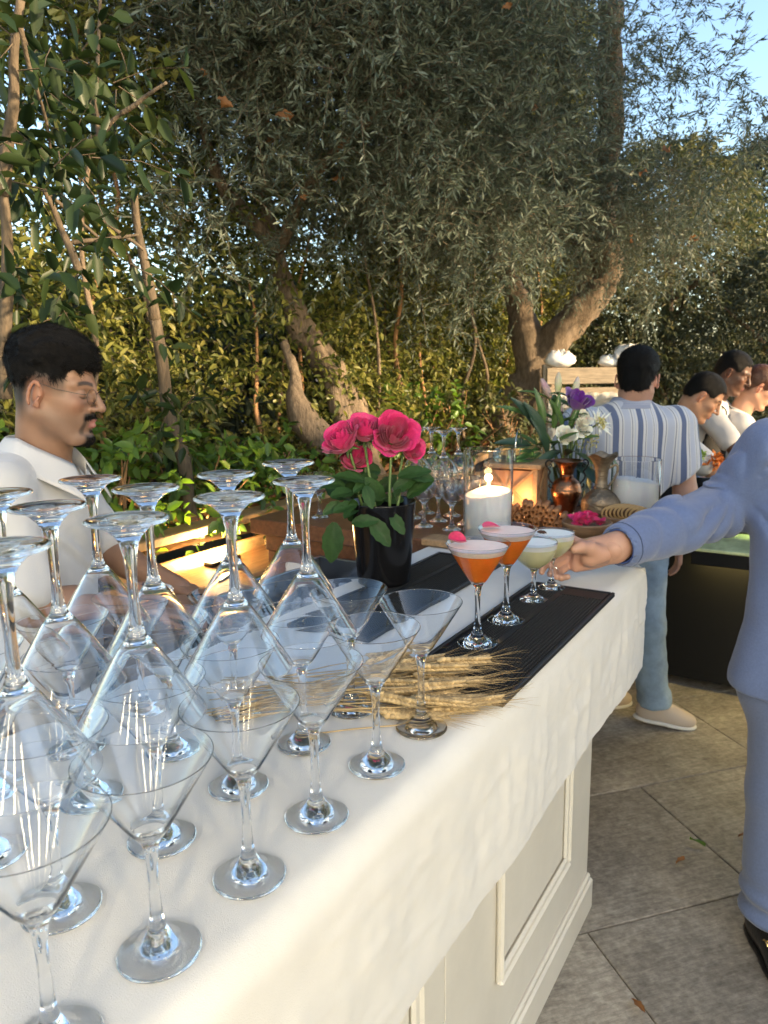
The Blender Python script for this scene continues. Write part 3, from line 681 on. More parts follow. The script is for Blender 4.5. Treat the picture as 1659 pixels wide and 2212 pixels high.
# ---- cocktails
MT['orange'] = M('orange_cocktail', (.86, .205, .022), .25, var=.12, vs=20, sss=.35, sssr=(1, .35, .08), trans=.0)
MT['green_drink'] = M('pale_green_cocktail', (.78, .745, .43), .25, var=.06, vs=20, sss=.35, sssr=(.8, .8, .3))
MT['foam_pink'] = M('pink_foam', (.86, .66, .58), .6, var=.05, vs=60, bump=.12, bs=500, sss=.2)
MT['foam_white'] = M('white_foam', (.86, .85, .80), .6, var=.04, vs=60, bump=.12, bs=500, sss=.2)
MT['petal'] = M('rose_petal', (.53, .016, .120), .55, var=.3, vs=22, sss=.05, sheen=.15)
MT['petal_soft'] = M('rose_petal_pale', (.48, .035, .115), .55, var=.35, vs=18, sss=.2, sheen=.4)
MT['anise'] = M('star_anise', (.07, .03, .015), .6)
def inner(prof):
    i = max(range(len(prof)), key=lambda k: prof[k][1]); return [(r, z) for r, z in prof[i + 1:]][::-1]     # bottom to rim
def fill(prof, z0, z1, ov=.00035, top=True, n=24):
    P = inner(prof); zs = [p[1] for p in P]; rs_ = [p[0] for p in P]; out = [(0, z0)]
    for k in range(n + 1):
        z = z0 + (z1 - z0) * k / n; out.append((max(.0005, float(np.interp(z, zs, rs_)) + ov), z))
    out.append((0, z1)); return out
def cocktail(u, n, prof, me, liq, foam, z_foam, z_top, label):
    o = empty('cocktail_glass', W(u, n, MATZ - .0010), label, 'cocktail', 'cocktails lined up on the mat')
    obj('glass', me, o); zb = inner(prof)[0][1]
    mb = MB(); mb.lathe(fill(prof, zb - .0004, z_foam), 64); mb.build('drink', MT[liq], o, auto=50)
    mb = MB(); mb.lathe(fill(prof, z_foam + .00005, z_top), 64); mb.build('foam', MT[foam], o, auto=50)
    return o
cocktail(1.216, -.557, MARTINI, ME_MART, 'orange', 'foam_pink', .1765, .1868, 'orange martini with pale pink foam nearest the wheat')
cocktail(1.362, -.560, MARTINI, ME_MART, 'orange', 'foam_pink', .1765, .1868, 'orange martini with pale pink foam, second from the wheat')
cocktail(1.518, -.560, COUPE, ME_COUPE, 'green_drink', 'foam_white', .1200, .1305, 'pale green drink with white foam in a coupe, next to the held one')
cocktail(1.624, -.556, COUPE, ME_COUPE, 'green_drink', 'foam_white', .1200, .1305, 'pale green drink with white foam in the coupe held by the suited man')
def petal_mesh(L, Wd, cup, curl, seed, nu=9, nv=9):
    rg = random.Random(seed); ph = rg.uniform(0, 6); rows = []
    for i in range(nu):
        t = i / (nu - 1); w = Wd * (math.sin(math.pi * min(1, .12 + t * .80)) ** .75) * (1.0 if t < .93 else .9); row = []
        for j in range(nv):
            s = -1 + 2 * j / (nv - 1)
            x = s * w / 2; y = t * L - .10 * L * s * s * t
            z = cup * (s * s) * w + curl * L * t * t + .02 * L * math.sin(3 * s + ph + 4 * t)
            row.append((x, y, z))
        rows.append(row)
    mb = MB(); mb.grid(rows); return mb
MT['petal_garnish'] = M('garnish_petal', (.40, .010, .070), .6, var=.45, vs=70, sheen=.2)
gp = petal_mesh(.036, .034, .35, .25, 1)
p = W(1.216, -.557, MATZ + .187) + Vector((-.036, -.006, .004))
tag(gp.build('rose_petal', MT['petal_garnish'], loc=p + Vector((-.018, .004, .010)), rot=(R(-26), R(22), R(-75))), 'deep pink petal lying over the rim of the nearest orange martini', 'petal')
gp = petal_mesh(.038, .034, .22, .05, 5)
p = W(1.362, -.560, MATZ + .187) + Vector((-.042, .004, .0035))
tag(gp.build('rose_petal', MT['petal_soft'], loc=p + Vector((-.006, .004, .003)), rot=(R(-6), R(4), R(-80))), 'paler pink petal floating on the second orange martini', 'petal')
def anise(loc, label):
    mb = MB()
    for k in range(8):
        a = k * math.pi / 4; d = Vector((math.cos(a), math.sin(a), .0)); mb.tube([d * .001, d * .006 + Vector((0, 0, .002)), d * .012], [.0015, .003, .0006], 6, flat=.6)
    tag(mb.build('star_anise', MT['anise'], loc=loc, rot=(.1, .05, .3)), label, 'spice')
anise(W(1.624, -.556, MATZ + .1315) + Vector((-.024, .004, 0)), 'star anise floating on the drink that is being taken')
anise(W(1.518, -.560, MATZ + .1315) + Vector((-.026, .002, 0)), 'star anise floating on the green drink next to the held one')

# ---- wheat
MT['straw'] = M('dry_straw', (.40, .29, .15), .65, var=.25, vs=30, isl=.2)
MT['ear'] = M('wheat_ear', (.42, .30, .15), .65, var=.25, vs=80, isl=.3)
def ear_mesh(seed):
    rg = random.Random(seed); mb = MB(); L = .072
    for k in range(22):
        t = k / 21; side = 1 if k % 2 else -1; y = t * L; w = .0078 * (1 - .42 * t)
        for ax in (0, 1):
            a = side * (.42 - .12 * t) * (1 if ax == 0 else .4); tw = (ax - .5) * 2.2 * side + (0 if ax == 0 else 1.2)
            d = Vector((math.sin(a) * math.cos(tw), math.cos(a), math.sin(a) * math.sin(tw) + .08))
            c = Vector((side * .0018 * math.cos(tw), y, .0018 * math.sin(tw)))
            mb.tube([c, c + d * .004, c + d * .008, c + d * .0125], [w * .25, w * .62, w * .55, w * .08], 5)
            if (k > 3 and ax == 0 and k % 2) or k > 18:
                e = c + d * .012; f = (d + Vector((rg.uniform(-.25, .25), .8, rg.uniform(-.12, .2)))).normalized(); ln = rg.uniform(.035, .065)
                mb.tube([e, e + f * ln * .5 + Vector((0, 0, .001)), e + f * ln + Vector((rg.uniform(-.006, .006), 0, rg.uniform(-.004, .004)))], [.00028, .00022, .0001], 3, cap=False)
    return mb.data('wheat_ear', MT['ear'])
EARS = [ear_mesh(s) for s in range(5)]
wb = empty('wheat_bundle', W(.93, -.62, TOPZ), 'bundle of dried wheat ears lying on the cloth among the glasses', 'wheat'); wo_ = Vector(wb.location)
rg = random.Random(77)
for k in range(40):
    tx = rg.uniform(-.02, .02)
    a = at(500 + rg.uniform(-60, 60), 1510 + rg.uniform(-45, 45), z=1.112)
    ex = rg.random(); ep = at(rg.choice([820, 850, 880, 910, 935, 950]) + rg.uniform(-35, 25), 1432 + 105 * ex + rg.uniform(-10, 10), z=1.112)
    lay = rg.random(); z = .005 + .048 * lay * (1 - .6 * abs(ex - .5) * 2); ep.z = TOPZ + z; a.z = TOPZ + .004 + .018 * lay
    m1 = a.lerp(ep, .5) + Vector((rg.uniform(-.012, .012), rg.uniform(-.012, .012), .006)); m1.z = max(m1.z, TOPZ + .004)
    mb = MB(); C = catmull([a - wo_, m1 - wo_, ep - wo_], 6); mb.tube(C, .0011, 5); mb.build('stalk', MT['straw'], wb)
    d = (C[-1] - C[-3]).normalized(); d = (d + Vector((rg.uniform(-.25, .25), rg.uniform(-.25, .25), rg.uniform(-.05, .10)))).normalized()
    o = obj('ear', EARS[k % 5], wb, loc=C[-1], scale=[rg.uniform(.85, 1.15)] * 3)
    x = d.cross(Vector((0, 0, 1))).normalized(); zv = x.cross(d); o.rotation_euler = (Matrix((x, d, zv)).transposed() @ Matrix.Rotation(rg.uniform(-.8, .8), 3, 'Y')).to_euler()
mb = MB(); mb.tube([at(640, 1590, z=1.1035) - wo_, at(760, 1575, z=1.104) - wo_, at(935, 1560, z=1.104) - wo_], .0013, 6); mb.build('stalk', MT['straw'], wb)

# ---- black vase with roses
VB = W(1.475, -.925, TOPZ + .0095)
mb = MB(); mb.lathe([(0, 0), (.058, 0), (.0625, .003), (.064, .010), (.068, .06), (.0735, .13), (.0795, .195), (.0805, .1985), (.0795, .200), (.0780, .1985), (.0715, .13), (.066, .06), (.060, .010), (0, .008)], 72)
tag(mb.build('vase', MT['black_gloss'], loc=VB), 'glossy black tapered vase holding pink roses', 'vase')
MT['stem_green'] = M('rose_stem', (.11, .17, .045), .45, var=.2, vs=30)
MT['rose_leaf'] = M('rose_leaf', (.022, .055, .014), .5, var=.4, vs=25, bump=.3, bs=80, spec=.22)
MT['sepal'] = M('rose_sepal', (.07, .13, .035), .5)
def cup_petal(r, h, width, flare, seed):
    rg = random.Random(seed); rows = []; ph = rg.uniform(0, 6); nu, nv = 8, 11
    for i in range(nu):
        t = i / (nu - 1); row = []
        rad = r * (.34 + .66 * math.sin(min(1, t * 1.25) * math.pi * .5) ** .8) + flare * r * t ** 4
        for j in range(nv):
            s = -1 + 2 * j / (nv - 1); a = s * width * (.55 + .45 * math.sin(math.pi * min(1, .15 + t * .75)))
            zz = h * t * (1 - .20 * abs(s) ** 2.5 * t) - flare * h * .42 * t ** 5 * (1 - .5 * s * s)
            rr = rad * (1 - .05 * s * s + .03 * math.sin(5 * s + ph) * t)
            row.append((rr * math.cos(a), rr * math.sin(a), zz))
        rows.append(row)
    mb = MB(); mb.grid(rows); return mb.data('petal', MT['petal'])
PET = [[cup_petal(1, 1, .95, .03, k) for k in range(2)], [cup_petal(1, 1, .90, .10, 10 + k) for k in range(2)], [cup_petal(1, 1, .84, .26, 20 + k) for k in range(2)]]
def leaf_blade(L, Wd, seed):
    rows = []
    for i in range(9):
        t = i / 8; w = Wd * math.sin(math.pi * (t * .93 + .04)) ** .8 * (1 - .25 * t) + .0006
        rows.append([(s * w / 2 + (0.0012 if i % 2 else -.0006) * s * (abs(s) > .9), t * L, -.12 * L * t * t + .16 * w * abs(s)) for s in (-1, -.6, -.25, 0, .25, .6, 1)])
    mb = MB(); mb.grid(rows); return mb.data('leaf', MT['rose_leaf'])
RLEAF = leaf_blade(.062, .036, 1)
def rose(c, axis, size, label, openness, leaves=(), seed=0, vtop=None):
    c = Vector(c); axis = Vector(axis).normalized(); o = empty('rose', VB + Vector((0, 0, .02)), label, 'rose', 'pink roses in the black vase'); B = Vector(o.location)
    Rm = frame(axis); rg = random.Random(seed); ga = 0
    specs = []
    for k in range(24):
        f = k / 23; r = size * (.12 + .80 * f ** .9); h = size * (1.12 - .08 * f + .05 * math.sin(k * 2.1)) ; fam = 0 if f < .35 else (1 if f < .7 else 2)
        specs.append((r, h, fam, .10 * size * (1 - f) * (.6 - openness)))
    for k, (r, h, fam, dz) in enumerate(specs):
        ga += 2.2 + rg.uniform(-.25, .25)
        p = obj('petal', PET[fam][k % 2], o)
        Mx = TR(c - B) @ Rm @ RZ(ga) @ Matrix.Rotation(rg.uniform(-.06, .06) + (.12 * openness if fam == 2 else 0), 4, 'Y') @ TR((0, 0, -size * .55 + dz)) @ Matrix.Diagonal((r, r, h, 1))
        p.matrix_local = Mx
    mb = MB(); base = c - axis * size * .55
    mb.lathe([(0, -.30 * size), (.16 * size, -.26 * size), (.22 * size, -.1 * size), (.30 * size, .02 * size), (.2 * size, .06 * size)], 12, TR(base - B) @ Rm)
    for k in range(5):
        a = k * 1.257; d = Rm.to_3x3() @ Vector((math.cos(a), math.sin(a), -.15)); mb.tube([base - B, base - B + d * size * .35, base - B + d * size * .62 - axis * size * .1], [size * .12, size * .10, size * .02], 6, flat=.3)
    mb.build('sepal', MT['sepal'], o)
    foot = VB + Vector((rg.uniform(-.03, .03), rg.uniform(-.03, .03), .02)); lip = VB + Vector(((c - VB).x * .55, (c - VB).y * .55, .20)) if vtop is None else Vector(vtop)
    C = catmull([foot - B, lip - B, (lip - B).lerp(base - axis * size * .6 - B, .55), base - axis * size * .25 - B], 6); mb = MB(); mb.tube(C, .0034, 8); mb.build('stem', MT['stem_green'], o)
    for (pos, d, nrm, sc) in leaves:
        d = Vector(d).normalized(); x = d.cross(Vector(nrm)).normalized(); zv = x.cross(d)
        l = obj('leaf', RLEAF, o); l.matrix_local = TR(Vector(pos) - B) @ Matrix((x, d, zv)).transposed().to_4x4() @ Matrix.Diagonal((sc, sc, sc, 1))
def RP(px, py, y): return at(px, py, y=y)
_lr = random.Random(5)
def bunch(cx, cy, n, sx=38, sy=34): return [(RP(cx + _lr.uniform(-sx, sx), cy + _lr.uniform(-sy, sy), VB.y + _lr.uniform(-.06, .06)), (_lr.uniform(-1, 1), _lr.uniform(-.7, .3), _lr.uniform(-.5, .7)), (_lr.uniform(-.4, .4), -.8, _lr.uniform(.2, 1)), _lr.uniform(.8, 1.25)) for _ in range(n)]
Y0 = VB.y
rose(RP(852, 940, Y0 - .03), (.12, -.85, .42), .052, 'largest open pink rose, turned towards the camera', .9,
     [(RP(860, 1030, Y0 - .04), (1, -.1, .25), (0, -.6, .8), 1.25), (RP(850, 1060, Y0 - .02), (.75, -.2, .5), (-.5, -.8, .3), 1.1), (RP(800, 1120, Y0 - .085), (.55, -.25, -.75), (.2, -1, .3), 1.25)] + bunch(850, 1045, 6), 1)
rose(RP(790, 928, Y0 - .01), (.10, -.45, .9), .045, 'pink rose at the top of the bunch, seen from the side', .45,
     [(RP(790, 1040, Y0 - .03), (-.9, -.2, .3), (0, -.5, .8), 1.2), (RP(790, 1050, Y0 - .06), (.25, -.5, -.8), (0, -1, .2), .9)] + bunch(795, 1050, 7), 2)
rose(RP(738, 950, Y0 - .03), (-.45, -.45, .78), .048, 'pink rose at the left, leaning outwards', .5,
     [(RP(745, 1050, Y0 - .03), (-1, 0, .18), (0, -.6, .8), 1.4), (RP(735, 1085, Y0 - .05), (-.35, -.2, -.2), (0, -.9, .3), .8), (RP(722, 1128, Y0 - .055), (-.1, -.15, -1), (.1, -1, .1), 1.55)] + bunch(745, 1060, 6), 3)
rose(RP(772, 928, Y0 + .035), (-.2, -.2, .95), .044, 'pink rose half hidden between the left rose and the top one', .4, [(RP(770, 1090, Y0 - .05), (-.8, -.5, -.1), (0, -.7, .7), 1.0)] + bunch(790, 1075, 6), 4)
rose(RP(762, 990, Y0 + .01), (.35, -.6, .5), .042, 'low pink rose tucked under the left one', .35, [(RP(700, 1045, Y0 + .05), (-.9, .2, .1), (0, -.3, .9), 1.4), (RP(760, 1130, Y0 - .085), (.9, -.2, .15), (0, -.8, .6), 1.0)], 5)
rose(RP(888, 970, Y0 + .0), (.55, -.65, .3), .034, 'small pink rose at the far right of the bunch', .3, [(RP(880, 1075, Y0 - .02), (.7, -.1, .55), (-.5, -.6, .5), 1.2), (RP(845, 1110, Y0 - .07), (.4, -.3, -.6), (0, -1, .4), .9)], 6)

# ================================================================== WOODEN SIDE TABLE AT THE END OF THE BAR
ST = 1.09
tb = empty('wooden_table', W(2.48, -1.15), 'dark wooden side table carrying candles, vases and bowls', 'table', rz=ROT_U)
def tbx(name, u0, u1, n0, n1, z0, z1, mat, bev=.004):
    mb = MB(); mb.box((0, 0, 0), (u1 - u0, n1 - n0, z1 - z0), bev=bev)
    return mb.build(name, mat, tb, smooth=False, loc=((u0 + u1) / 2 - 2.48, -((n0 + n1) / 2 + 1.15), (z0 + z1) / 2))
for k in range(5):
    a = 1.985 + k * .2; tbx('plank', a, a + .1985, -1.82, -.53, ST - .055, ST, MT['wood_dark'])
tbx('apron', 2.02, 2.94, -1.78, -.60, ST - .12, ST - .056, MT['wood_dark'])
for u_ in (2.06, 2.90):
    for n_ in (-1.74, -1.0): tbx('leg', u_ - .035, u_ + .035, n_ - .035, n_ + .035, .002, ST - .121, MT['wood_dark'])
tbx('skirt_panel', 2.022, 2.045, -1.70, -.84, .30, ST - .1205, MT['white'])

# ---- candles in glass cylinders, filled with white wax sand
MT['wax'] = M('white_wax_sand', (.86, .85, .84), .75, bump=.2, bs=700, sss=.3, sssr=(1, .8, .6))
MT['flame'] = emitmat('candle_flame', (1.0, .62, .22), 26.0)
MT['wick'] = M('wick', (.02, .015, .01), .9)
def candle(loc, r, h, lev, tilt, lit, label):
    o = empty('candle_cylinder', loc, label, 'candle', 'white candles in glass cylinders'); t = .0042
    mb = MB(); mb.lathe([(0, 0), (r - .004, 0), (r, .003), (r, h - .001), (r - t / 2, h), (r - t, h - .001), (r - t, .006), (0, .006)], 56); mb.build('glass', MT['glass'], o, auto=20)
    mb = MB(); rr = r - t - .0004; prof = []
    seg = 56; rows = []
    V = [(0, 0, .0055)]; F = []
    rings = [(rr, .0055), (rr, lev)] + [(rr * k, None) for k in (.93, .8, .65, .5, .35, .2, .08)]
    for q, z in rings:
        for i in range(seg):
            a = 2 * math.pi * i / seg; x, y = q * math.cos(a), q * math.sin(a)
            zz = z if z == .0055 else lev + tilt * (x * .8 + y * .3) / r + (.010 * math.exp(-((q / r - .55) / .2) ** 2) + .003 * mnoise.noise(Vector((x * 40, y * 40, 0))) if z is None else 0)
            V.append((x, y, zz))
    V.append((0, 0, lev + .004)); nR = len(rings)
    for i in range(seg):
        j = (i + 1) % seg; F.append((0, 1 + j, 1 + i))
        for k in range(nR - 1): F.append((1 + k * seg + i, 1 + k * seg + j, 1 + (k + 1) * seg + j, 1 + (k + 1) * seg + i))
        F.append((1 + (nR - 1) * seg + i, 1 + (nR - 1) * seg + j, len(V) - 1))
    obj('wax', meshdata('wax', V, F, MT['wax']), o)
    mb = MB(); mb.tube([(0, 0, lev), (.001, 0, lev + .012)], .0011, 6); mb.build('wick', MT['wick'], o)
    if lit:
        mb = MB(); mb.lathe([(0, 0), (.003, .002), (.0046, .007), (.004, .014), (.0018, .022), (0, .029)], 14); mb.build('flame', MT['flame'], o, loc=(.001, 0, lev + .010))
        pl = bpy.data.lights.new('candle_light', 'POINT'); pl.energy = .7; pl.color = (1, .58, .25); pl.shadow_soft_size = .012
        lo = bpy.data.objects.new('candle_light', pl); COL.objects.link(lo); lo.parent = o; lo.location = (.001, 0, lev + .045)
candle(W(2.075, -.918, ST), .076, .285, .150, .012, True, 'lit white candle in a tall glass cylinder behind the martinis')
candle(W(2.60, -.600, ST), .082, .210, .135, -.014, False, 'white candle filling a glass cylinder behind the blue sleeve')

# ---- stacked coupes
RW = ['front', 'middle', 'back']; CL = ['left', 'middle', 'right']
for i, u in enumerate((2.15, 2.255, 2.36)):
    for j_, n in enumerate((-1.29, -1.185, -1.08)):
        o = obj('coupe_glass', ME_COUPE_LO, loc=W(u, n, ST), scale=(1, 1, 1.2)); tag(o, 'upright coupe, %s row, %s, in the lower layer of the stack by the candle' % (RW[i], CL[j_]), 'glass', 'upright coupes stacked on the wooden table')
for i, u in enumerate((2.2, 2.31)):
    for j_, n in enumerate((-1.24, -1.135)):
        o = obj('coupe_glass', ME_COUPE_LO, loc=W(u, n, ST + .135 * 1.2 * 2 + .0005), rot=(math.pi, 0, 0), scale=(1, 1, 1.2)); tag(o, 'upside-down coupe, %s %s, on top of the stack by the candle' % (['front', 'back'][i], ['left', 'right'][j_]), 'glass', 'upside-down coupes stacked on the wooden table')
tag(obj('coupe_glass', ME_COUPE_LO, loc=W(2.12, -1.60, ST), scale=(1, 1, 1.2)), 'single coupe standing alone left of the roses', 'glass')
mb = MB(); mb.box((0, 0, .012), (.075, .17, .022), bev=.004); tag(mb.build('wooden_block', MT['wood_mid'], smooth=False, loc=W(1.905, -.955, TOPZ + .001), rot=(0, 0, ROT_U)), 'pale wooden block lying at the edge of the wooden table', 'board')

# ---- wooden lantern with crossed sides
ln = empty('wooden_lantern', W(2.60, -1.03, ST), 'wooden lantern with crossed slats, glowing warm inside', 'lantern', rz=ROT_U + R(8)); S_ = .085; Hh = .165
MT['lampglass'] = M('frosted_warm_pane', (.55, .28, .14), .5)
for sx in (-1, 1):
    for sy in (-1, 1):
        mb = MB(); mb.box((0, 0, Hh / 2), (.018, .018, Hh), bev=.002); mb.build('post', MT['wood_mid'], ln, smooth=False, loc=(sx * S_, sy * S_, 0))
mb = MB(); mb.box((0, 0, Hh + .009), (.215, .215, .018), bev=.003); mb.build('roof', MT['wood_mid'], ln, smooth=False)
mb = MB(); mb.box((0, 0, .008), (.15, .15, .012)); mb.build('base', MT['wood_mid'], ln, smooth=False)
for k in range(4):
    Mx = RZ(k * math.pi / 2)
    mb = MB(); mb.box((0, 0, 0), (.150, .003, Hh - .02), Mx @ TR((0, S_ - .008, Hh / 2))); mb.build('pane', MT['lampglass'], ln, smooth=False)
    for s in (-1, 1):
        mb = MB(); mb.box((0, 0, 0), (.215, .006, .010), Mx @ TR((0, S_ - .001 + s * .003, Hh / 2)) @ Matrix.Rotation(s * math.atan2(Hh - .02, .15), 4, 'Y')); mb.build('slat', MT['wood_mid'], ln, smooth=False)
mb = MB(); mb.box((0, 0, Hh + .0185 + .026), (.16, .15, .05), bev=.012); mb.build('glass_cover', glassmat('cover_glass', (.95, 1, .95), 1.2, .15), ln, smooth=False)
mb = MB(); mb.tube(catmull([(-.05, 0, Hh + .02), (-.04, 0, Hh + .10), (.0, 0, Hh + .135), (.04, 0, Hh + .10), (.05, 0, Hh + .02)], 6), .0022, 6); mb.build('handle', MT['steel'], ln)
pl = bpy.data.lights.new('lantern_light', 'POINT'); pl.energy = .30; pl.color = (1, .5, .2); pl.shadow_soft_size = .02
lo = bpy.data.objects.new('lantern_light', pl); COL.objects.link(lo); lo.parent = ln; lo.location = (-.13, -.05, .06)

# ---- cinnamon sticks in a tray
MT['cinnamon'] = M('cinnamon', (.36, .165, .065), .75, var=.35, vs=25, stretch=(1, 1, 4), bump=.3, bs=90)
cz = W(2.315, -.855, ST); rg = random.Random(15)
mb = MB(); mb.box((0, 0, .006), (.20, .24, .010), bev=.004); tag(mb.build('wooden_tray', MT['wood_dark'], smooth=False, loc=cz, rot=(0, 0, ROT_U)), 'small dark tray under the cinnamon sticks', 'tray')
def cin_mesh(seed):
    mb = MB(); rows = []; L = .105
    for i in range(2):
        rows.append([])
        for k in range(29):
            a = k / 28 * math.pi * 4.4; r = .0105 - .0052 * k / 28
            rows[-1].append((r * math.cos(a), (i - .5) * L, r * math.sin(a)))
    mb.grid(rows); me = mb.data('cinnamon_stick', MT['cinnamon']); return me
CIN = cin_mesh(1); k = 0
for lay, cnt in ((0, 10), (1, 9), (2, 7), (3, 4)):
    for i in range(cnt):
        v = W(2.315 + rg.uniform(-.022, .022), -.855 + (i - (cnt - 1) / 2) * .0225, ST + .0225 + lay * .0178)
        o = obj('cinnamon_stick', CIN, loc=v, rot=(0, rg.uniform(0, 6), ROT_U - math.pi / 2 + R(14) + rg.uniform(-.12, .12))); k += 1
        md = o.modifiers.new('wall', 'SOLIDIFY'); md.thickness = .0012
        tag(o, 'cinnamon stick in the heap on the small tray', 'spice', 'cinnamon sticks heaped on the tray')

# ---- bowls
MT['bowlwood'] = M('turned_wood', (.24, .15, .085), .5, var=.3, vs=5, stretch=(3, 3, 12), bump=.08, bs=40)
def bowl(loc, r, h, label):
    mb = MB(); mb.lathe([(0, 0), (r * .55, 0), (r * .60, .003), (r * .86, h * .45), (r * .985, h * .9), (r, h), (r * .97, h + .002), (r * .93, h - .002), (r * .80, h * .5), (r * .5, .010), (0, .009)], 48)
    tag(mb.build('wooden_bowl', MT['bowlwood'], loc=loc), label, 'bowl')
bowl(W(2.245, -.660, ST), .077, .050, 'wooden bowl full of pink rose petals beside the hand'); bowl(W(2.40, -.580, ST), .070, .048, 'wooden bowl of dried citrus slices behind the sleeve')
rg = random.Random(3); PM = [petal_mesh(.040, .036, .3, .25, 40 + s).data('rose_petal', MT['petal']) for s in range(4)]
for k in range(26):
    a = rg.uniform(0, 6.28); q = .052 * math.sqrt(rg.random()); b = W(2.245, -.660, ST + .044 + .010 * (1 - q / .06) + rg.uniform(0, .008)) + Vector((q * math.cos(a), q * math.sin(a), 0))
    tag(obj('rose_petal', PM[k % 4], loc=b, rot=(rg.uniform(-.6, .6), rg.uniform(-.6, .6), rg.uniform(0, 6))), 'pink rose petal lying in the wooden bowl', 'petal', 'petals in the wooden bowl')
MT['lime_rind'] = M('dried_citrus_rind', (.40, .27, .12), .7, var=.3, vs=20); MT['lime_in'] = M('dried_citrus_flesh', (.10, .05, .025), .7, var=.4, vs=30)
mb = MB(); mb.lathe([(.019, -.002), (.0245, -.002), (.0252, 0), (.0245, .002), (.019, .002), (.019, -.002)], 22); LR = mb.data('rind', MT['lime_rind'])
mb = MB(); mb.lathe([(0, -.0012), (.0195, -.0012), (.0195, .0012), (0, .0012)], 22); LI = mb.data('flesh', MT['lime_in'])
for k in range(18):
    row = k // 9; c = W(2.40 - .014 + row * .03, -.580 + (k % 9 - 4) * .0125, ST + .052 + .010 * math.cos((k % 9 - 4) * .35))
    o = empty('citrus_slice', c, 'dried citrus slice standing in the wooden bowl', 'fruit slice', 'dried citrus slices in the bowl'); o.rotation_euler = (R(78) + rg.uniform(-.1, .1), rg.uniform(-.1, .1), ROT_U + math.pi / 2 + .5 + rg.uniform(-.15, .15))
    obj('rind', LR, o); obj('flesh', LI, o)

# ---- copper vase, bronze ewer
MT['copper'] = M('engraved_copper', (.34, .15, .07), .24, metal=1.0, var=.45, vs=30, bump=.25, bs=120)
MT['bronze'] = M('old_bronze', (.22, .17, .115), .42, metal=.85, var=.4, vs=18, bump=.5, bs=70, stretch=(1, 1, 2.4))
MT['iron'] = M('black_iron', (.015, .014, .013), .4, metal=.6)
cv = empty('copper_vase', W(2.56, -.830, ST), 'engraved copper vase with scrolled black handles', 'vase')
mb = MB(); mb.lathe([(0, 0), (.032, 0), (.034, .004), (.030, .012), (.037, .028), (.047, .055), (.0535, .078), (.0535, .084), (.0555, .086), (.0555, .091), (.053, .094), (.051, .108), (.043, .124), (.028, .134), (.022, .138), (.0245, .142), (.021, .147), (.024, .152), (.026, .165), (.034, .182), (.050, .194), (.056, .1965), (.054, .1985), (.046, .196), (.030, .182), (.021, .165), (.017, .145), (.02, .12), (0, .02)], 48); mb.build('body', MT['copper'], cv, auto=40)
for s in (1, -1):
    P_ = [(.052, 0, .193), (.066, 0, .199), (.076, 0, .188), (.070, 0, .172), (.060, 0, .158), (.066, 0, .142), (.060, 0, .126), (.050, 0, .116), (.047, 0, .106), (.056, 0, .100), (.063, 0, .107), (.058, 0, .114)]
    mb = MB(); mb.tube(catmull([(p[0] * s, 0, p[2]) for p in P_], 5), .0032, 8)
    mb.tube(catmull([(s * .066, 0, .180), (s * .058, 0, .186), (s * .056, 0, .176), (s * .062, 0, .174)], 4), .0024, 6)
    mb.build('handle', MT['iron'], cv)
ew = empty('bronze_ewer', W(2.50, -.690, ST), 'old bronze ewer with a wavy flared lip and one handle', 'jug', rz=R(-10))
prof = [(0, 0), (.046, 0), (.050, .004), (.052, .012), (.0615, .034), (.0655, .056), (.064, .064), (.0655, .068), (.0625, .076), (.050, .094), (.034, .108), (.0235, .116), (.0255, .120), (.0215, .125), (.0195, .150), (.0225, .178), (.030, .202), (.042, .222), (.052, .232)]
mb = MB(); mb.lathe(prof + [(.050, .2335), (.040, .222), (.028, .202), (.020, .178), (.0165, .15), (.016, .12), (0, .1)], 56); body = mb.build('body', MT['bronze'], ew, auto=45)
for v in body.data.vertices:
    if v.co.z > .2: a = math.atan2(v.co.y, v.co.x); v.co.z += .0055 * math.sin(a * 5) * (v.co.z - .2) / .033
mb = MB(); mb.tube(catmull([(.024, 0, .185), (.046, 0, .196), (.052, 0, .178), (.042, 0, .150), (.026, 0, .126), (.022, 0, .118)], 6), [.004] * 31, 8); mb.build('handle', MT['bronze'], ew)

# ---- glass vase of lilies and white flowers
lvb = W(2.80, -.900, ST)
mb = MB(); mb.lathe([(0, 0), (.082, 0), (.086, .004), (.092, .10), (.103, .240), (.1035, .2425), (.1015, .243), (.1005, .240), (.0895, .10), (.083, .012), (0, .012)], 64); tag(mb.build('glass_vase', MT['glass'], loc=lvb, auto=20), 'large clear glass vase holding the lilies', 'vase')
mb = MB(); mb.lathe([(0, .0118), (.0835, .0118), (.0897, .10), (.0935, .150), (0, .150)], 64); tag(mb.build('water', glassmat('water', (.86, .95, .86), 1.33), loc=lvb, auto=20), 'water standing in the glass vase of lilies', 'water')
MT['lily_bud'] = M('lily_bud', (.45, .50, .22), .45, col2=(.55, .42, .40), vs=14, sss=.2)
MT['lily_bud2'] = M('lily_bud_mauve', (.38, .20, .27), .45, col2=(.45, .40, .28), vs=14, sss=.2)
MT['lily_leaf'] = M('lily_leaf', (.065, .125, .03), .35, var=.4, vs=12, bump=.1, bs=60)
MT['lily_leaf_dark'] = M('eucalyptus_leaf', (.03, .062, .035), .4, var=.35, vs=12)
MT['purple'] = M('purple_petal', (.13, .018, .24), .5, var=.35, vs=16, sheen=.3)
MT['whitepetal'] = M('white_petal', (.78, .76, .66), .5, var=.06, vs=16, sss=.2)
MT['yellowc'] = M('yellow_florets', (.48, .42, .13), .7, var=.4, vs=60)
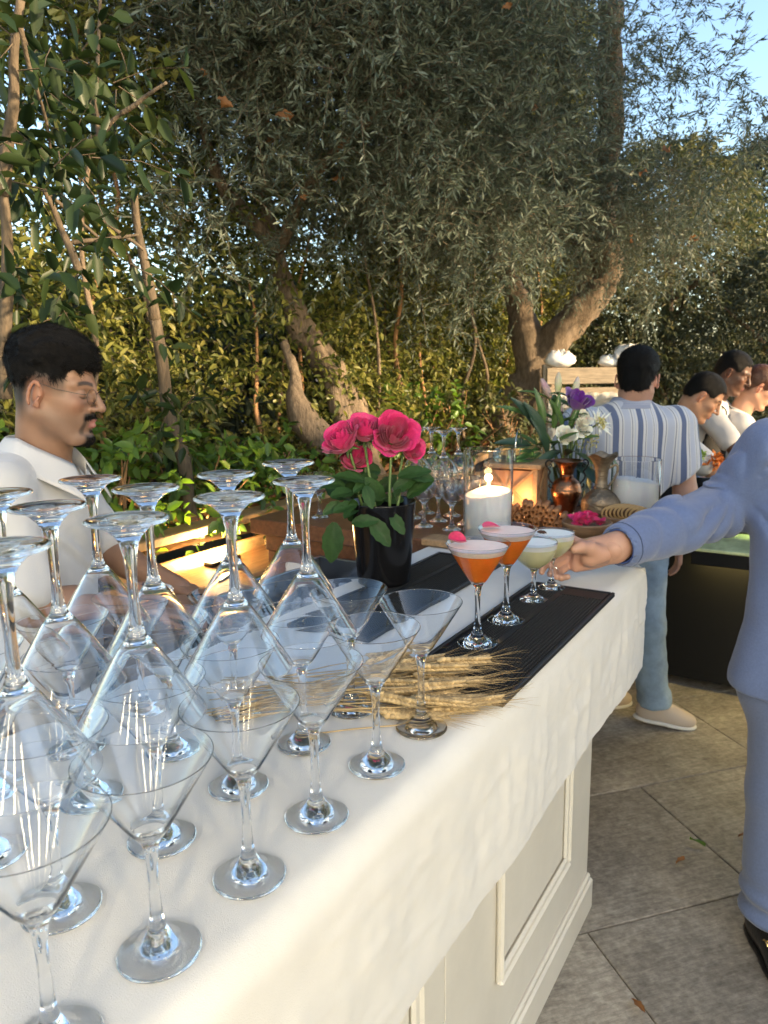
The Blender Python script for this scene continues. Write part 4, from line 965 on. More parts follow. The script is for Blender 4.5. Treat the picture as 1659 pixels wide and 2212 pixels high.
def blade(L, Wd, bend=.25, mat='lily_leaf'):
    rows = []
    for i in range(10):
        t = i / 9; w = Wd * math.sin(math.pi * (t * .95 + .03)) ** .7 * (1 - .2 * t) + .0005
        rows.append([(s * w / 2, t * L, -bend * L * t * t + .25 * w * s * s) for s in (-1, -.5, 0, .5, 1)])
    mb = MB(); mb.grid(rows); return mb.data('leaf', MT[mat])
BL, BL2 = blade(.12, .028), blade(.13, .042, .3, 'lily_leaf_dark')
def place_leaf(me, o, pos, d, nrm, sc):
    d = Vector(d).normalized(); x = d.cross(Vector(nrm)).normalized(); zv = x.cross(d)
    l = obj('leaf', me, o); l.matrix_local = TR(pos) @ Matrix((x, d, zv)).transposed().to_4x4() @ Matrix.Diagonal((sc, sc, sc, 1))
rg = random.Random(91); LY = lvb.y
def stemmed(name, label, cat, top, axis, group=None):
    o = empty(name, lvb + Vector((0, 0, .02)), label, cat, group); B = Vector(o.location); top = Vector(top); axis = Vector(axis).normalized()
    foot = Vector((rg.uniform(-.04, .04), rg.uniform(-.04, .04), 0)); lip = Vector(((top - lvb).x * .5, (top - lvb).y * .5, .225)); lip.x = max(-.075, min(.075, lip.x)); lip.y = max(-.06, min(.06, lip.y))
    C = catmull([foot, lip, lip.lerp(top - B - axis * .05, .6), top - B], 6); mb = MB(); mb.tube(C, .0034, 7); mb.build('stem', MT['stem_green'], o); return o, top - B, axis, C
for (px, py, ax, mt, lab) in [(1206, 812, (0, 0, 1), 'lily_bud', 'tall pale green lily bud, highest in the glass vase'), (1182, 822, (-.45, 0, .9), 'lily_bud2', 'pale mauve lily bud leaning left of the tallest'), (1243, 822, (.15, 0, 1), 'lily_bud', 'green lily bud right of the tallest'),
                          (1207, 880, (.05, -.3, 1), 'lily_bud2', 'dark mauve lily bud in the middle of the lilies'), (1238, 885, (.1, -.2, 1), 'lily_bud2', 'small mauve bud beside the purple flower'), (1135, 945, (-1, -.2, .25), 'lily_bud2', 'mauve bud sticking out low on the left')]:
    o, t, a, C = stemmed('lily_bud', lab, 'flower', at(px, py + 22, y=LY), ax, 'lily buds in the glass vase'); s = 1.0
    mb = MB(); mb.lathe([(0, -.035), (.006, -.032), (.0125, -.012), (.0145, .008), (.012, .030), (.006, .048), (0, .054)], 9, TR(t) @ frame(a)); mb.build('bud', MT[mt], o)
    for k in range(4):
        c = C[-3 - 2 * k]; an = rg.uniform(0, 6.28); d = Vector((math.cos(an), math.sin(an) - .3, .55)); place_leaf(BL, o, c, d, Vector((0, -.3, 1)), rg.uniform(.7, 1.1))
for k, (px, py, d, sc, me) in enumerate([(1140, 875, (-.9, -.1, .5), 1.0, BL), (1160, 905, (-.5, -.3, .9), 1.2, BL2), (1175, 930, (-.35, -.4, 1), 1.3, BL2), (1195, 900, (.1, -.3, 1), 1.1, BL), (1215, 930, (.9, -.4, .35), 1.1, BL), (1210, 950, (-.8, -.5, -.2), 1.0, BL2),
                                       (1180, 960, (-.2, -.5, .8), 1.3, BL2), (1245, 955, (.6, -.5, -.25), 1.1, BL), (1230, 900, (.3, -.3, 1), .9, BL), (1165, 985, (-.3, -.4, -.8), 1.2, BL2), (1270, 965, (.9, -.2, -.1), .9, BL), (1200, 985, (.2, -.6, .3), 1.2, BL2), (1150, 940, (-.8, -.3, .3), 1.1, BL2), (1190, 945, (.3, -.7, .6), 1.2, BL), (1235, 975, (.4, -.8, -.2), 1.2, BL2), (1255, 985, (.7, -.5, -.4), 1.0, BL2), (1215, 905, (-.3, -.5, 1), 1.1, BL), (1175, 895, (-.2, -.2, 1), 1.2, BL), (1225, 960, (.0, -.8, .4), 1.2, BL2), (1160, 955, (-.6, -.5, .0), 1.1, BL)]):
    if k % 4 == 0: fo, t, a, C = stemmed('leafy_sprig', ['sprig of long leaves low at the left of the lily vase', 'sprig of grey-green leaves in the middle of the lily vase', 'sprig of leaves at the right of the lily vase', 'sprig of dark leaves hanging over the front of the lily vase', 'sprig of upright leaves behind the lily buds'][k // 4], 'foliage', at(px, py, y=LY - .02), (0, 0, 1), 'leafy sprigs in the glass vase')
    place_leaf(me, fo, at(px, py + 25, y=LY - .05) - Vector(fo.location), d, (0, -.6, .7), sc)
def bloom(top, axis, size, mats, n, label, name, opening=.6):
    o, t, a, C = stemmed(name, label, 'flower', top, axis, 'flowers in the glass vase'); Rm = frame(a)
    for k in range(n):
        f = k / max(1, n - 1); fam = PET[0 if f < .35 else (1 if f < .7 else 2)][k % 2]
        r = size * (.2 + .8 * f); p = obj('petal', fam, o); p.matrix_local = TR(t) @ Rm @ RZ(k * 2.3) @ TR((0, 0, -size * .4)) @ Matrix.Diagonal((r, r, size * (1.05 - .15 * f) * (1.3 if name == 'purple_flower' else 1), 1))
        p.data = WP[mats][id(fam)]
WP = {}
for mt in ('purple', 'whitepetal'):
    WP[mt] = {}
    for fam in PET:
        for me in fam: c = me.copy(); c.materials[0] = MT[mt]; WP[mt][id(me)] = c
bloom(at(1246, 872, y=LY - .05), (.35, -.5, .8), .052, 'purple', 10, 'deep purple open flower at the right of the lilies', 'purple_flower')
bloom(at(1262, 905, y=LY - .06), (.3, -.7, .5), .032, 'whitepetal', 12, 'white round flower under the purple one', 'white_flower')
bloom(at(1258, 925, y=LY - .07), (.1, -.9, .3), .034, 'whitepetal', 12, 'white round flower lower beside the yellow florets', 'white_flower')
bloom(at(1224, 942, y=LY - .08), (-.1, -.9, .35), .036, 'whitepetal', 14, 'white frilled flower low in the middle of the vase', 'white_flower')
o, t, a, C = stemmed('spray_flower', 'cream and yellow spray flower at the far right of the vase', 'flower', at(1292, 915, y=LY - .05), (.6, -.6, .3), 'flowers in the glass vase')
sp = MB(); Rm = frame(a)
for k in range(26):
    an = k * 2.4; q = .03 + .016 * (k % 3); d = Rm.to_3x3() @ Vector((math.cos(an), math.sin(an), .25 + .3 * (k % 2))); sp.tube([t, t + d * q * .6, t + d * q], [.003, .0065, .001], 5, flat=.35)
sp.build('petal', MT['whitepetal'], o)
sp = MB()
for k in range(60):
    an = k * 2.4; q = .026 * math.sqrt(k / 60); d = Rm.to_3x3() @ Vector((math.cos(an) * q, math.sin(an) * q, .012 + .008 * math.cos(k))); sp.lathe([(0, -.004), (.0036, 0), (0, .004)], 5, TR(t + d))
for k in range(50):
    v = at(1268 + rg.uniform(-22, 26), 955 + rg.uniform(-18, 16), y=LY - .06 + rg.uniform(-.02, .02)) - Vector(o.location); sp.lathe([(0, -.004), (.004, 0), (0, .004)], 5, TR(v))
sp.build('florets', MT['yellowc'], o)

# ================================================================== BACK BAR under the planting bed
bb = empty('back_bar', W(2.1, -1.93), 'timber work shelf against the lit timber wall', 'shelf', rz=ROT_U)
mb = MB(); mb.box((0, 0, .875), (2.6, .29, .035), bev=.004); mb.build('top', MT['wood_mid'], bb, smooth=False, loc=(.3, .0, 0))
mb = MB(); mb.box((0, 0, .80), (2.6, .025, .11), bev=.003); mb.build('front_board', MT['wood_warm'], bb, smooth=False, loc=(.3, -.15, 0))
for x in (-.9, .3, 1.5):
    mb = MB(); mb.box((0, 0, .43), (.05, .24, .853)); mb.build('support', MT['wood_mid'], bb, smooth=False, loc=(x, 0, 0))
wl = empty('work_lamp', W(2.02, -2.00, .8935), 'small bright warm lamp standing on the timber shelf', 'lamp', rz=ROT_U)
mb = MB(); mb.box((0, 0, .008), (.16, .05, .016), bev=.004); mb.build('base', MT['black'], wl, smooth=False)
mb = MB(); mb.box((0, .012, .030), (.15, .016, .026), bev=.004); mb.build('lens', emitmat('lamp_lens', (1.0, .72, .32), 30.0), wl, smooth=False)
pl = bpy.data.lights.new('work_light', 'AREA'); pl.shape = 'RECTANGLE'; pl.size = .25; pl.size_y = .03; pl.energy = 7.0; pl.color = (1, .70, .32)
lo = bpy.data.objects.new('work_light', pl); COL.objects.link(lo); lo.parent = wl; lo.location = (0, .02, .05); lo.rotation_euler = (R(105), 0, 0)
def shaker(loc, k, label):
    o = empty('ring_lid_jar', loc, label, 'jar', 'metal ring jars on the back bar')
    mb = MB(); mb.lathe([(0, 0), (.040, 0), (.046, .006), (.047, .022), (.044, .028), (.049, .030), (.050, .036), (.046, .041), (.040, .040), (.030, .044), (0, .045)], 36); mb.build('body', MT['chrome'], o, auto=50)
    mb = MB(); mb.lathe([(0, .0455), (.036, .0445), (.038, .041)], 30); mb.build('lid', MT['black_gloss'], o)
p = W(2.33, -2.00, .8935)
shaker(p, 0, 'lower of two chrome rimmed jars stacked by the lamp'); shaker(p + Vector((.004, 0, .0462)), 1, 'upper of two chrome rimmed jars stacked by the lamp')

# ice well behind the bar
iw = empty('ice_well', W(1.62, -1.30), 'steel ice well full of ice behind the bar', 'ice well', rz=ROT_U)
for (c, d) in [((0, .16, .52), (.62, .02, .98)), ((0, -.16, .52), (.62, .02, .98)), ((-.30, 0, .52), (.02, .298, .98)), ((.30, 0, .52), (.02, .298, .98)), ((0, 0, .80), (.578, .298, .02))]:
    mb = MB(); mb.box(c, d, bev=.003); mb.build('side' if d[2] > .1 else 'floor', MT['steel'], iw, smooth=False)
MT['ice'] = M('ice', (.72, .78, .84), .12, trans=.65, ior=1.31, var=.08, vs=40)
mb = MB(); mb.box((0, 0, 0), (.034, .034, .030), bev=.006); ICE = mb.data('ice_cube', MT['ice']); rg = random.Random(2)
for k in range(130):
    v = W(1.62 + rg.uniform(-.26, .26), -1.30 + rg.uniform(-.125, .125), .90 + rg.uniform(-.05, .05))
    tag(obj('ice_cube', ICE, loc=v, rot=(rg.uniform(0, 6), rg.uniform(0, 6), rg.uniform(0, 6))), 'clear ice cube heaped in the steel ice well', 'ice', 'ice cubes in the ice well')

# ================================================================== COOKING COUNTER on the right
ck = empty('cooking_counter', W(4.1, .4), 'black cooking counter with a pale stone ledge coloured as if under green light', 'counter', rz=ROT_U)
def ckb(name, u0, u1, n0, n1, z0, z1, mat, bev=.003):
    mb = MB(); mb.box((0, 0, 0), (u1 - u0, n1 - n0, z1 - z0), bev=bev); return mb.build(name, mat, ck, smooth=False, loc=((u0 + u1) / 2 - 4.1, -((n0 + n1) / 2 - .4), (z0 + z1) / 2))
MT['granite'] = M('black_granite', (.02, .02, .021), .12, var=.5, vs=60)
MT['green_lit_stone'] = M('green_lit_marble', (.62, .68, .36), .22, var=.22, vs=7, stretch=(1, 2.2, 1))  # yellow-green light on the marble is put into its base colour
ckb('front_panel', 3.79, 4.55, -.72, 2.4, .05, .70, MT['black']); ckb('ledge_edge', 3.575, 3.97, -.56, 2.4, .702, .765, MT['black']); ckb('stone_ledge', 3.57, 3.975, -.563, 2.4, .766, .782, MT['green_lit_stone'])
ckb('riser', 3.98, 4.56, -.74, 2.4, .702, .962, MT['granite']); ckb('worktop_lip', 3.945, 3.959, -.76, 2.4, .930, 1.0, MT['granite']); ckb('worktop', 3.96, 4.62, -.76, 2.4, .963, 1.0, MT['granite'])
ckb('light_strip', 3.70, 3.73, -.54, 2.3, .690, .701, emitmat('strip_light', (1.0, .74, .25), 18.0), .001)
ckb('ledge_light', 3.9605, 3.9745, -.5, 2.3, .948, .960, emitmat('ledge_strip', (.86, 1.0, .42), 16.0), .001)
def pan(loc, r, ang, label):
    o = empty('frying_pan', loc, label, 'pan', 'pans on the cooking counter')
    mb = MB(); mb.lathe([(0, 0), (r * .82, 0), (r * .9, .006), (r, .046), (r * 1.02, .048), (r * .98, .047), (r * .88, .010), (0, .008)], 40); mb.build('body', MT['steel'], o)
    mb = MB(); d = Vector((math.cos(ang), math.sin(ang), 0)); mb.tube([d * r * .98 + Vector((0, 0, .04)), d * (r + .06) + Vector((0, 0, .055)), d * (r + .19) + Vector((0, 0, .07))], [.006, .008, .010], 8, flat=.6); mb.build('handle', MT['white'], o)
pan(W(4.12, -.60, 1.001), .12, R(100), 'steel frying pan with a light handle at the near end of the worktop'); pan(W(4.40, -.30, 1.001), .13, R(20), 'steel frying pan under the cook with black gloves')
mb = MB(); mb.box((0, 0, .01), (.30, .42, .018), bev=.004); tag(mb.build('dark_tray', MT['black_gloss'], smooth=False, loc=W(4.42, -.62, 1.0495), rot=(0, 0, ROT_U)), 'dark serving tray raised over the near pan', 'tray')
MT['carrot'] = M('orange_food', (.65, .19, .03), .5, var=.3, vs=30); MT['lettuce'] = M('green_herbs', (.28, .38, .06), .5, var=.4, vs=30)
for k, (px, py, mt, lab, r) in enumerate([(1537, 995, 'carrot', 'orange food in front of the middle cook', .05), (1490, 985, 'lettuce', 'green herbs in front of the first cook', .05)]):
    V, Q, _, _ = foliage(np.random.default_rng(k), np.random.default_rng(k).normal(0, r * .45, (90, 3)) * [[1, 1, .5]] + [[0, 0, r * .6]], np.random.default_rng(k + 5).normal(0, 1, (90, 3)), np.full(90, .02), 2, .035, .022, 40, .5, 0, 0, 'ovate', 0)
    tag(obj('chopped_food', npmesh('chopped_food', V, Q, MT[mt], False), loc=at(px, py + 14, y=3.75)), lab, 'food', kind='stuff')

# slatted wooden rack with crumpled plastic behind the striped shirt
rk = empty('slatted_rack', at(1280, 900, y=4.9) * 1, 'weathered slatted wooden rack wrapped in crumpled clear plastic', 'rack'); rk.location.z = 0; B = Vector(rk.location)
for k in range(7):
    mb = MB(); mb.box((0, 0, 0), (.62, .025, .105), bev=.004); mb.build('slat', MT['wood_old'], rk, smooth=False, loc=(0, rg.uniform(-.004, .004), .78 + k * .128))
for s in (-1, 1):
    mb = MB(); mb.box((0, 0, .815), (.06, .05, 1.62), bev=.004); mb.build('post', MT['wood_old'], rk, smooth=False, loc=(s * .30, .039, 0))
MT['plastic'] = M('clear_plastic', (.80, .80, .74), .12, trans=.55, ior=1.2)
def crumple(x0, x1, z0, z1, y, amp, seed, nx=34, nz=24):
    rows = [[(x0 + (x1 - x0) * i / nx, y - amp * abs(mnoise.fractal(Vector((i * .22, j * .3, seed)), 1, 2, 4)) * 1.6, z0 + (z1 - z0) * j / nz + .01 * mnoise.noise(Vector((i * .5, j * .5, seed + 5)))) for i in range(nx + 1)] for j in range(nz + 1)]
    mb = MB(); mb.grid(rows); return mb
crumple(-.30, .30, 1.08, 1.44, -.03, .05, 3).build('plastic_wrap', MT['plastic'], rk, smooth=True)
for (x, s) in [(-.22, 1), (.24, 1.25), (.10, .7)]:
    mb = MB()
    rows = [[(x + .10 * s * math.sin(a) * math.cos(b) * (1 + .35 * mnoise.noise(Vector((a * 3, b * 3, x)))), .02 + .07 * s * math.sin(a) * math.sin(b), 1.60 + .05 * s * (1 + math.cos(a)) * (1 + .5 * mnoise.noise(Vector((a * 4, b * 2, x + 4))))) for b in np.linspace(0, 6.283, 22)] for a in np.linspace(.01, 3.13, 12)]
    mb.grid(rows); mb.build('plastic_bag', MT['white'], rk)

# leaves dropped on the paving
for k, (px, py, mt, lab) in enumerate([(1507, 1822, 'leaf_bright', 'green leaf lying on a paving joint'), (1470, 1862, 'leaf_dry', 'small pale dry leaf on the paving'), (1378, 2173, 'leaf_dry', 'tiny yellow leaf near the bottom of the paving'), (1610, 1805, 'leaf_dry', 'curled brown leaf on the paving by the trousers')]):
    lm = DRY.copy(); lm.materials[0] = MT[mt]; v = at(px, py, z=.012)
    tag(obj('fallen_leaf', lm, loc=v, rot=(.1, .1, k * 1.3 + .9), scale=(.3, .55, .3)), lab, 'leaf')

# ================================================================== PEOPLE
class SDF:
    """blended solids on a grid, turned into one continuous surface"""
    def __init__(s, lo, hi, h):
        s.lo = np.array(lo, float); s.h = h; s.n = np.ceil((np.array(hi) - s.lo) / h).astype(int) + 1
        s.ax = [s.lo[i] + h * np.arange(s.n[i]) for i in range(3)]; s.D = np.full(s.n, 1.0, np.float32)
    def win(s, lo, hi):
        sl = []
        for i in range(3):
            a = int(np.clip(np.floor((lo[i] - s.lo[i]) / s.h), 0, s.n[i])); b = int(np.clip(np.ceil((hi[i] - s.lo[i]) / s.h) + 1, 0, s.n[i])); sl.append(slice(a, b))
        P = np.stack(np.meshgrid(*[s.ax[i][sl[i]] for i in range(3)], indexing='ij'), -1); return tuple(sl), P
    def mix(s, sl, d, k, op):
        D = s.D[sl]
        if op == 'sub': a, b = -D, d; hh = np.clip(.5 + .5 * (b - a) / k, 0, 1); s.D[sl] = -(b * (1 - hh) + a * hh - k * hh * (1 - hh)); return
        hh = np.clip(.5 + .5 * (d - D) / k, 0, 1); s.D[sl] = d * (1 - hh) + D * hh - k * hh * (1 - hh)
    def cap(s, a, b, r1, r2, k=.012, op='add', flat=None):
        a, b = np.array(a, float), np.array(b, float); m = max(r1, r2) + k + 3 * s.h; sl, P = s.win(np.minimum(a, b) - m, np.maximum(a, b) + m)
        if P.size == 0: return s
        ba = b - a; t = np.clip(((P - a) @ ba) / max(ba @ ba, 1e-12), 0, 1); v = P - a - t[..., None] * ba
        if flat is not None:                       # squash across the axis 'flat' (unit) by factor
            ax, f = flat; ax = np.array(ax, float); ax /= np.linalg.norm(ax); c = v @ ax; v = v + np.multiply.outer(c * (1 / f - 1), ax)
        d = np.linalg.norm(v, axis=-1) - (r1 + (r2 - r1) * t)
        if flat is not None: d *= flat[1] ** .5
        s.mix(sl, d, k, op); return s
    def ell(s, c, r, k=.012, op='add', Rm=None):
        c, r = np.array(c, float), np.array(r, float); m = r.max() + k + 3 * s.h; sl, P = s.win(c - m, c + m)
        if P.size == 0: return s
        p = P - c
        if Rm is not None: p = p @ np.array(Rm)     # columns are the ellipsoid's axes
        k0 = np.linalg.norm(p / r, axis=-1); k1 = np.linalg.norm(p / (r * r), axis=-1); s.mix(sl, k0 * (k0 - 1) / np.maximum(k1, 1e-6), k, op); return s
    def chain(s, pts, rad, k=.01, **kw):
        for i in range(len(pts) - 1): s.cap(pts[i], pts[i + 1], rad[i], rad[i + 1], k, **kw)
        return s
    def cut(s, p, n):
        P = np.stack(np.meshgrid(*s.ax, indexing='ij'), -1); s.D = np.maximum(s.D, ((P - np.array(p)) @ np.array(n, float) / np.linalg.norm(n)).astype(np.float32)); return s
    def disp(s, fn):
        P = np.stack(np.meshgrid(*s.ax, indexing='ij'), -1); near = np.abs(s.D) < .05; s.D[near] += fn(P[near]).astype(np.float32); return s
    def mesh(s):
        D = s.D; n = np.array(D.shape) - 1; S = D < 0; off = [(i, j, k) for i in (0, 1) for j in (0, 1) for k in (0, 1)]
        sub = lambda A, o: A[o[0]:o[0] + n[0], o[1]:o[1] + n[1], o[2]:o[2] + n[2]]
        cnt = sum(sub(S, o).astype(np.int8) for o in off); act = (cnt > 0) & (cnt < 8); I = np.argwhere(act); N = len(I)
        idx = np.full(n, -1, np.int32); idx[act] = np.arange(N); pos = np.zeros((N, 3)); c = np.zeros(N)
        for a in off:
            for ax in range(3):
                if a[ax]: continue
                b = list(a); b[ax] = 1; d0 = D[tuple((I + a).T)]; d1 = D[tuple((I + b).T)]; m = (d0 < 0) != (d1 < 0)
                t = d0[m] / (d0[m] - d1[m]); q = np.tile(np.array(a, float), (m.sum(), 1)); q[:, ax] += t; pos[m] += q; c[m] += 1
        V = s.lo + (I + pos / c[:, None]) * s.h; F = []
        for ax in range(3):
            o1, o2 = [(1, 2), (2, 0), (0, 1)][ax]; sh = [0, 0, 0]; sh[ax] = 1
            A = S[:-1 if ax == 0 else None, :-1 if ax == 1 else None, :-1 if ax == 2 else None]; Bq = S[sh[0]:, sh[1]:, sh[2]:]
            E = np.argwhere(A != Bq); E = E[(E[:, o1] > 0) & (E[:, o2] > 0) & (E[:, o1] < n[o1]) & (E[:, o2] < n[o2])]
            if not len(E): continue
            fl = S[tuple(E.T)]; q = []
            for da, db in ((-1, -1), (0, -1), (0, 0), (-1, 0)):
                w = E.copy(); w[:, o1] += da; w[:, o2] += db; q.append(idx[tuple(w.T)])
            q = np.stack(q, 1); q[~fl] = q[~fl][:, ::-1]; F.append(q)
        F = np.concatenate(F); F = F[(F >= 0).all(1)]
        # relax a little
        for _ in range(2):
            acc = np.zeros_like(V); cn = np.zeros(len(V))
            for i in range(4):
                j = F[:, (i + 1) % 4]; np.add.at(acc, F[:, i], V[j]); np.add.at(cn, F[:, i], 1)
            V = V * .5 + .5 * acc / np.maximum(cn, 1)[:, None]
        return V, F
def vfbm(P, sc, seed=0.0, st=(1, 1, 1)):
    """cheap smooth noise on arrays: sums of skewed sines"""
    q = P * np.array(st) * sc + seed; x, y, z = q[:, 0], q[:, 1], q[:, 2]
    return (np.sin(x * 1.3 + 1.7 * np.sin(y * .9 + z * .4)) * np.cos(z * 1.1 + 1.3 * np.sin(x * .7 - y)) + .5 * np.sin(2.3 * y + 1.9 * np.sin(z * 1.7 + x)) * np.cos(2.1 * x - z * .8)) / 1.5
MT['skin'] = M('skin', (.5, .3, .2), .48, attr=True, var=.10, vs=40, bump=.06, bs=350, sss=.10, sssr=(1, .35, .2))
MT['hair'] = M('dark_hair', (.004, .0036, .0035), .55, var=.5, vs=60, stretch=(1, 1, 5), bump=.6, bs=420, spec=.25)
MT['hair_brown'] = M('brown_hair', (.075, .03, .016), .45, var=.5, vs=50, bump=.4, bs=120)
MT['shirt_white'] = M('white_cotton_shirt', (.50, .49, .485), .85, var=.03, vs=8, bump=.15, bs=500, sheen=.3)
MT['apron'] = M('black_apron', (.016, .015, .015), .8, var=.3, vs=20, bump=.1, bs=300)
MT['glove'] = M('black_glove', (.012, .012, .013), .35, bump=.1, bs=120)
MT['suit'] = M('blue_linen_suit', (.094, .132, .258), .88, var=.10, vs=160, bump=.25, bs=500, sheen=.25)
MT['suit_trouser'] = M('blue_linen_trousers', (.096, .130, .238), .88, var=.10, vs=160, bump=.22, bs=700, sheen=.3)
MT['lining'] = M('blue_satin_lining', (.05, .09, .27), .35, var=.2, vs=10)
MT['jeans'] = M('washed_denim', (.29, .385, .49), .85, var=.25, vs=9, bump=.3, bs=500)
MT['leather'] = M('black_leather', (.011, .011, .012), .28, bump=.12, bs=90, coat=.3)
MT['canvas'] = M('beige_canvas', (.56, .46, .37), .85, bump=.2, bs=500)
MT['rubber_white'] = M('white_sole', (.72, .69, .64), .6)
MT['lens'] = glassmat('spectacle_glass', (1, 1, 1), 1.05)
MT['wire'] = M('dark_wire', (.08, .07, .06), .3, metal=.9)
MT['nail'] = M('finger_nail', (.62, .36, .28), .25)
def stripes():
    m = M('striped_linen', (.75, .74, .73), .85, bump=.2, bs=500, sheen=.3); N, L = nt(m); b = N['Principled BSDF']
    tc = N.new('ShaderNodeTexCoord'); mp = N.new('ShaderNodeMapping'); mp.inputs['Rotation'].default_value = (0, 0, R(-12)); L.new(tc.outputs['Object'], mp.inputs[0])
    sx = N.new('ShaderNodeSeparateXYZ'); L.new(mp.outputs[0], sx.inputs[0])
    mu = N.new('ShaderNodeMath'); mu.operation = 'MULTIPLY'; mu.inputs[1].default_value = 1 / .083; L.new(sx.outputs[0], mu.inputs[0])
    ad = N.new('ShaderNodeMath'); ad.operation = 'ADD'; ad.inputs[1].default_value = 10.42; L.new(mu.outputs[0], ad.inputs[0])
    fr = N.new('ShaderNodeMath'); fr.operation = 'FRACT'; L.new(ad.outputs[0], fr.inputs[0])
    rp = N.new('ShaderNodeValToRGB'); rp.color_ramp.interpolation = 'CONSTANT'; e = rp.color_ramp.elements
    wht, blu, lt, ind = (.62, .61, .61, 1), (.12, .15, .25, 1), (.46, .48, .56, 1), (.07, .09, .15, 1)
    e[0].position = 0; e[0].color = blu; e[1].position = .24; e[1].color = wht
    for p, c in [(.36, ind), (.385, wht), (.44, lt), (.70, wht), (.76, ind), (.785, wht), (.86, lt), (.90, wht)]: k = e.new(p); k.color = c
    L.new(fr.outputs[0], rp.inputs[0]); L.new(rp.outputs[0], b.inputs['Base Color']); return m
MT['stripes'] = stripes(); creases(MT['stripes'], 7.0, .3, .006); creases(MT['shirt_white'], 7.0, .35, .006); creases(MT['suit'], 4.0, .5, .008, (1, 1, 1.4)); creases(MT['suit_trouser'], 4.0, .45, .008, (1, 1, .4)); creases(MT['jeans'], 9.0, .4, .006)
MT['stripes_h'] = M('striped_linen_collar', (.46, .47, .53), .85, bump=.2, bs=500, col2=(.20, .23, .34), vs=9, stretch=(.2, .2, 9))

def head_sdf(neck, h=.0032):
    """face looks along +X, Z up, origin between the ears; height about .235"""
    nk = np.array(neck, float); s = SDF(np.minimum((-.125, -.10, -.13), nk - .075), np.maximum((.15, .10, .145), nk + .075), h)
    s.ell((-.016, 0, .040), (.098, .077, .088), .02); s.ell((.022, 0, -.035), (.070, .063, .082), .03)
    for y in (-1, 1):
        s.cap((-.012, y * .052, -.050), (.058, y * .022, -.106), .022, .020, .02); s.cap((.080, y * .008, .026), (.060, y * .046, .028), .012, .011, .014)
        s.ell((.058, y * .043, -.018), (.022, .016, .018), .02)
    s.ell((.078, 0, -.105), (.020, .025, .019), .018)                                                       # chin
    s.ell((.072, 0, -.062), (.020, .030, .024), .018)                                                       # muzzle
    s.cap((.086, 0, .022), (.112, 0, -.022), .0070, .0105, .010); s.ell((.114, 0, -.027), (.0105, .0110, .0095), .006)   # nose
    for y in (-1, 1):
        s.ell((.099, y * .0125, -.030), (.0095, .0065, .0070), .005)
        s.ell((.088, y * .031, .006), (.016, .017, .011), .010, 'sub'); s.ell((.0715, y * .031, .004), (.0135, .0150, .0125), .004)   # sockets and lids
        # ear: helix ring, lobe, bowl
        ec = np.array((-.010, y * .078, -.004)); pts = [ec + np.array((.012 * math.cos(a) - .004 + .004 * math.sin(a), y * (.010 + .003 * math.sin(a * .5)), .029 * math.sin(a))) for a in np.linspace(-1.2, 4.2, 12)]
        s.ell(ec + (-.002, y * -.002, 0), (.014, .007, .026), .006); s.chain(pts, [.0042] * 12, .003); s.ell(ec + (.004, y * .007, -.027), (.007, .005, .008), .005)
        s.ell(ec + (.004, y * .012, .004), (.0075, .006, .013), .004, 'sub')
    s.cap((.088, -.017, -.0585), (.0965, 0, -.0555), .0042, .0056, .004); s.cap((.088, .017, -.0585), (.0965, 0, -.0555), .0042, .0056, .004)  # lips
    s.cap((.085, -.014, -.0685), (.0945, 0, -.0705), .0042, .0068, .004); s.cap((.085, .014, -.0685), (.0945, 0, -.0705), .0042, .0068, .004)
    s.cap((.104, -.018, -.0635), (.104, .018, -.0635), .0016, .0016, .003, 'sub')
    s.cap((-.038, 0, -.035), nk, .058, .062, .03); s.cap((.004, 0, -.085), nk + (.022, 0, 0), .036, .050, .03)   # neck
    return s
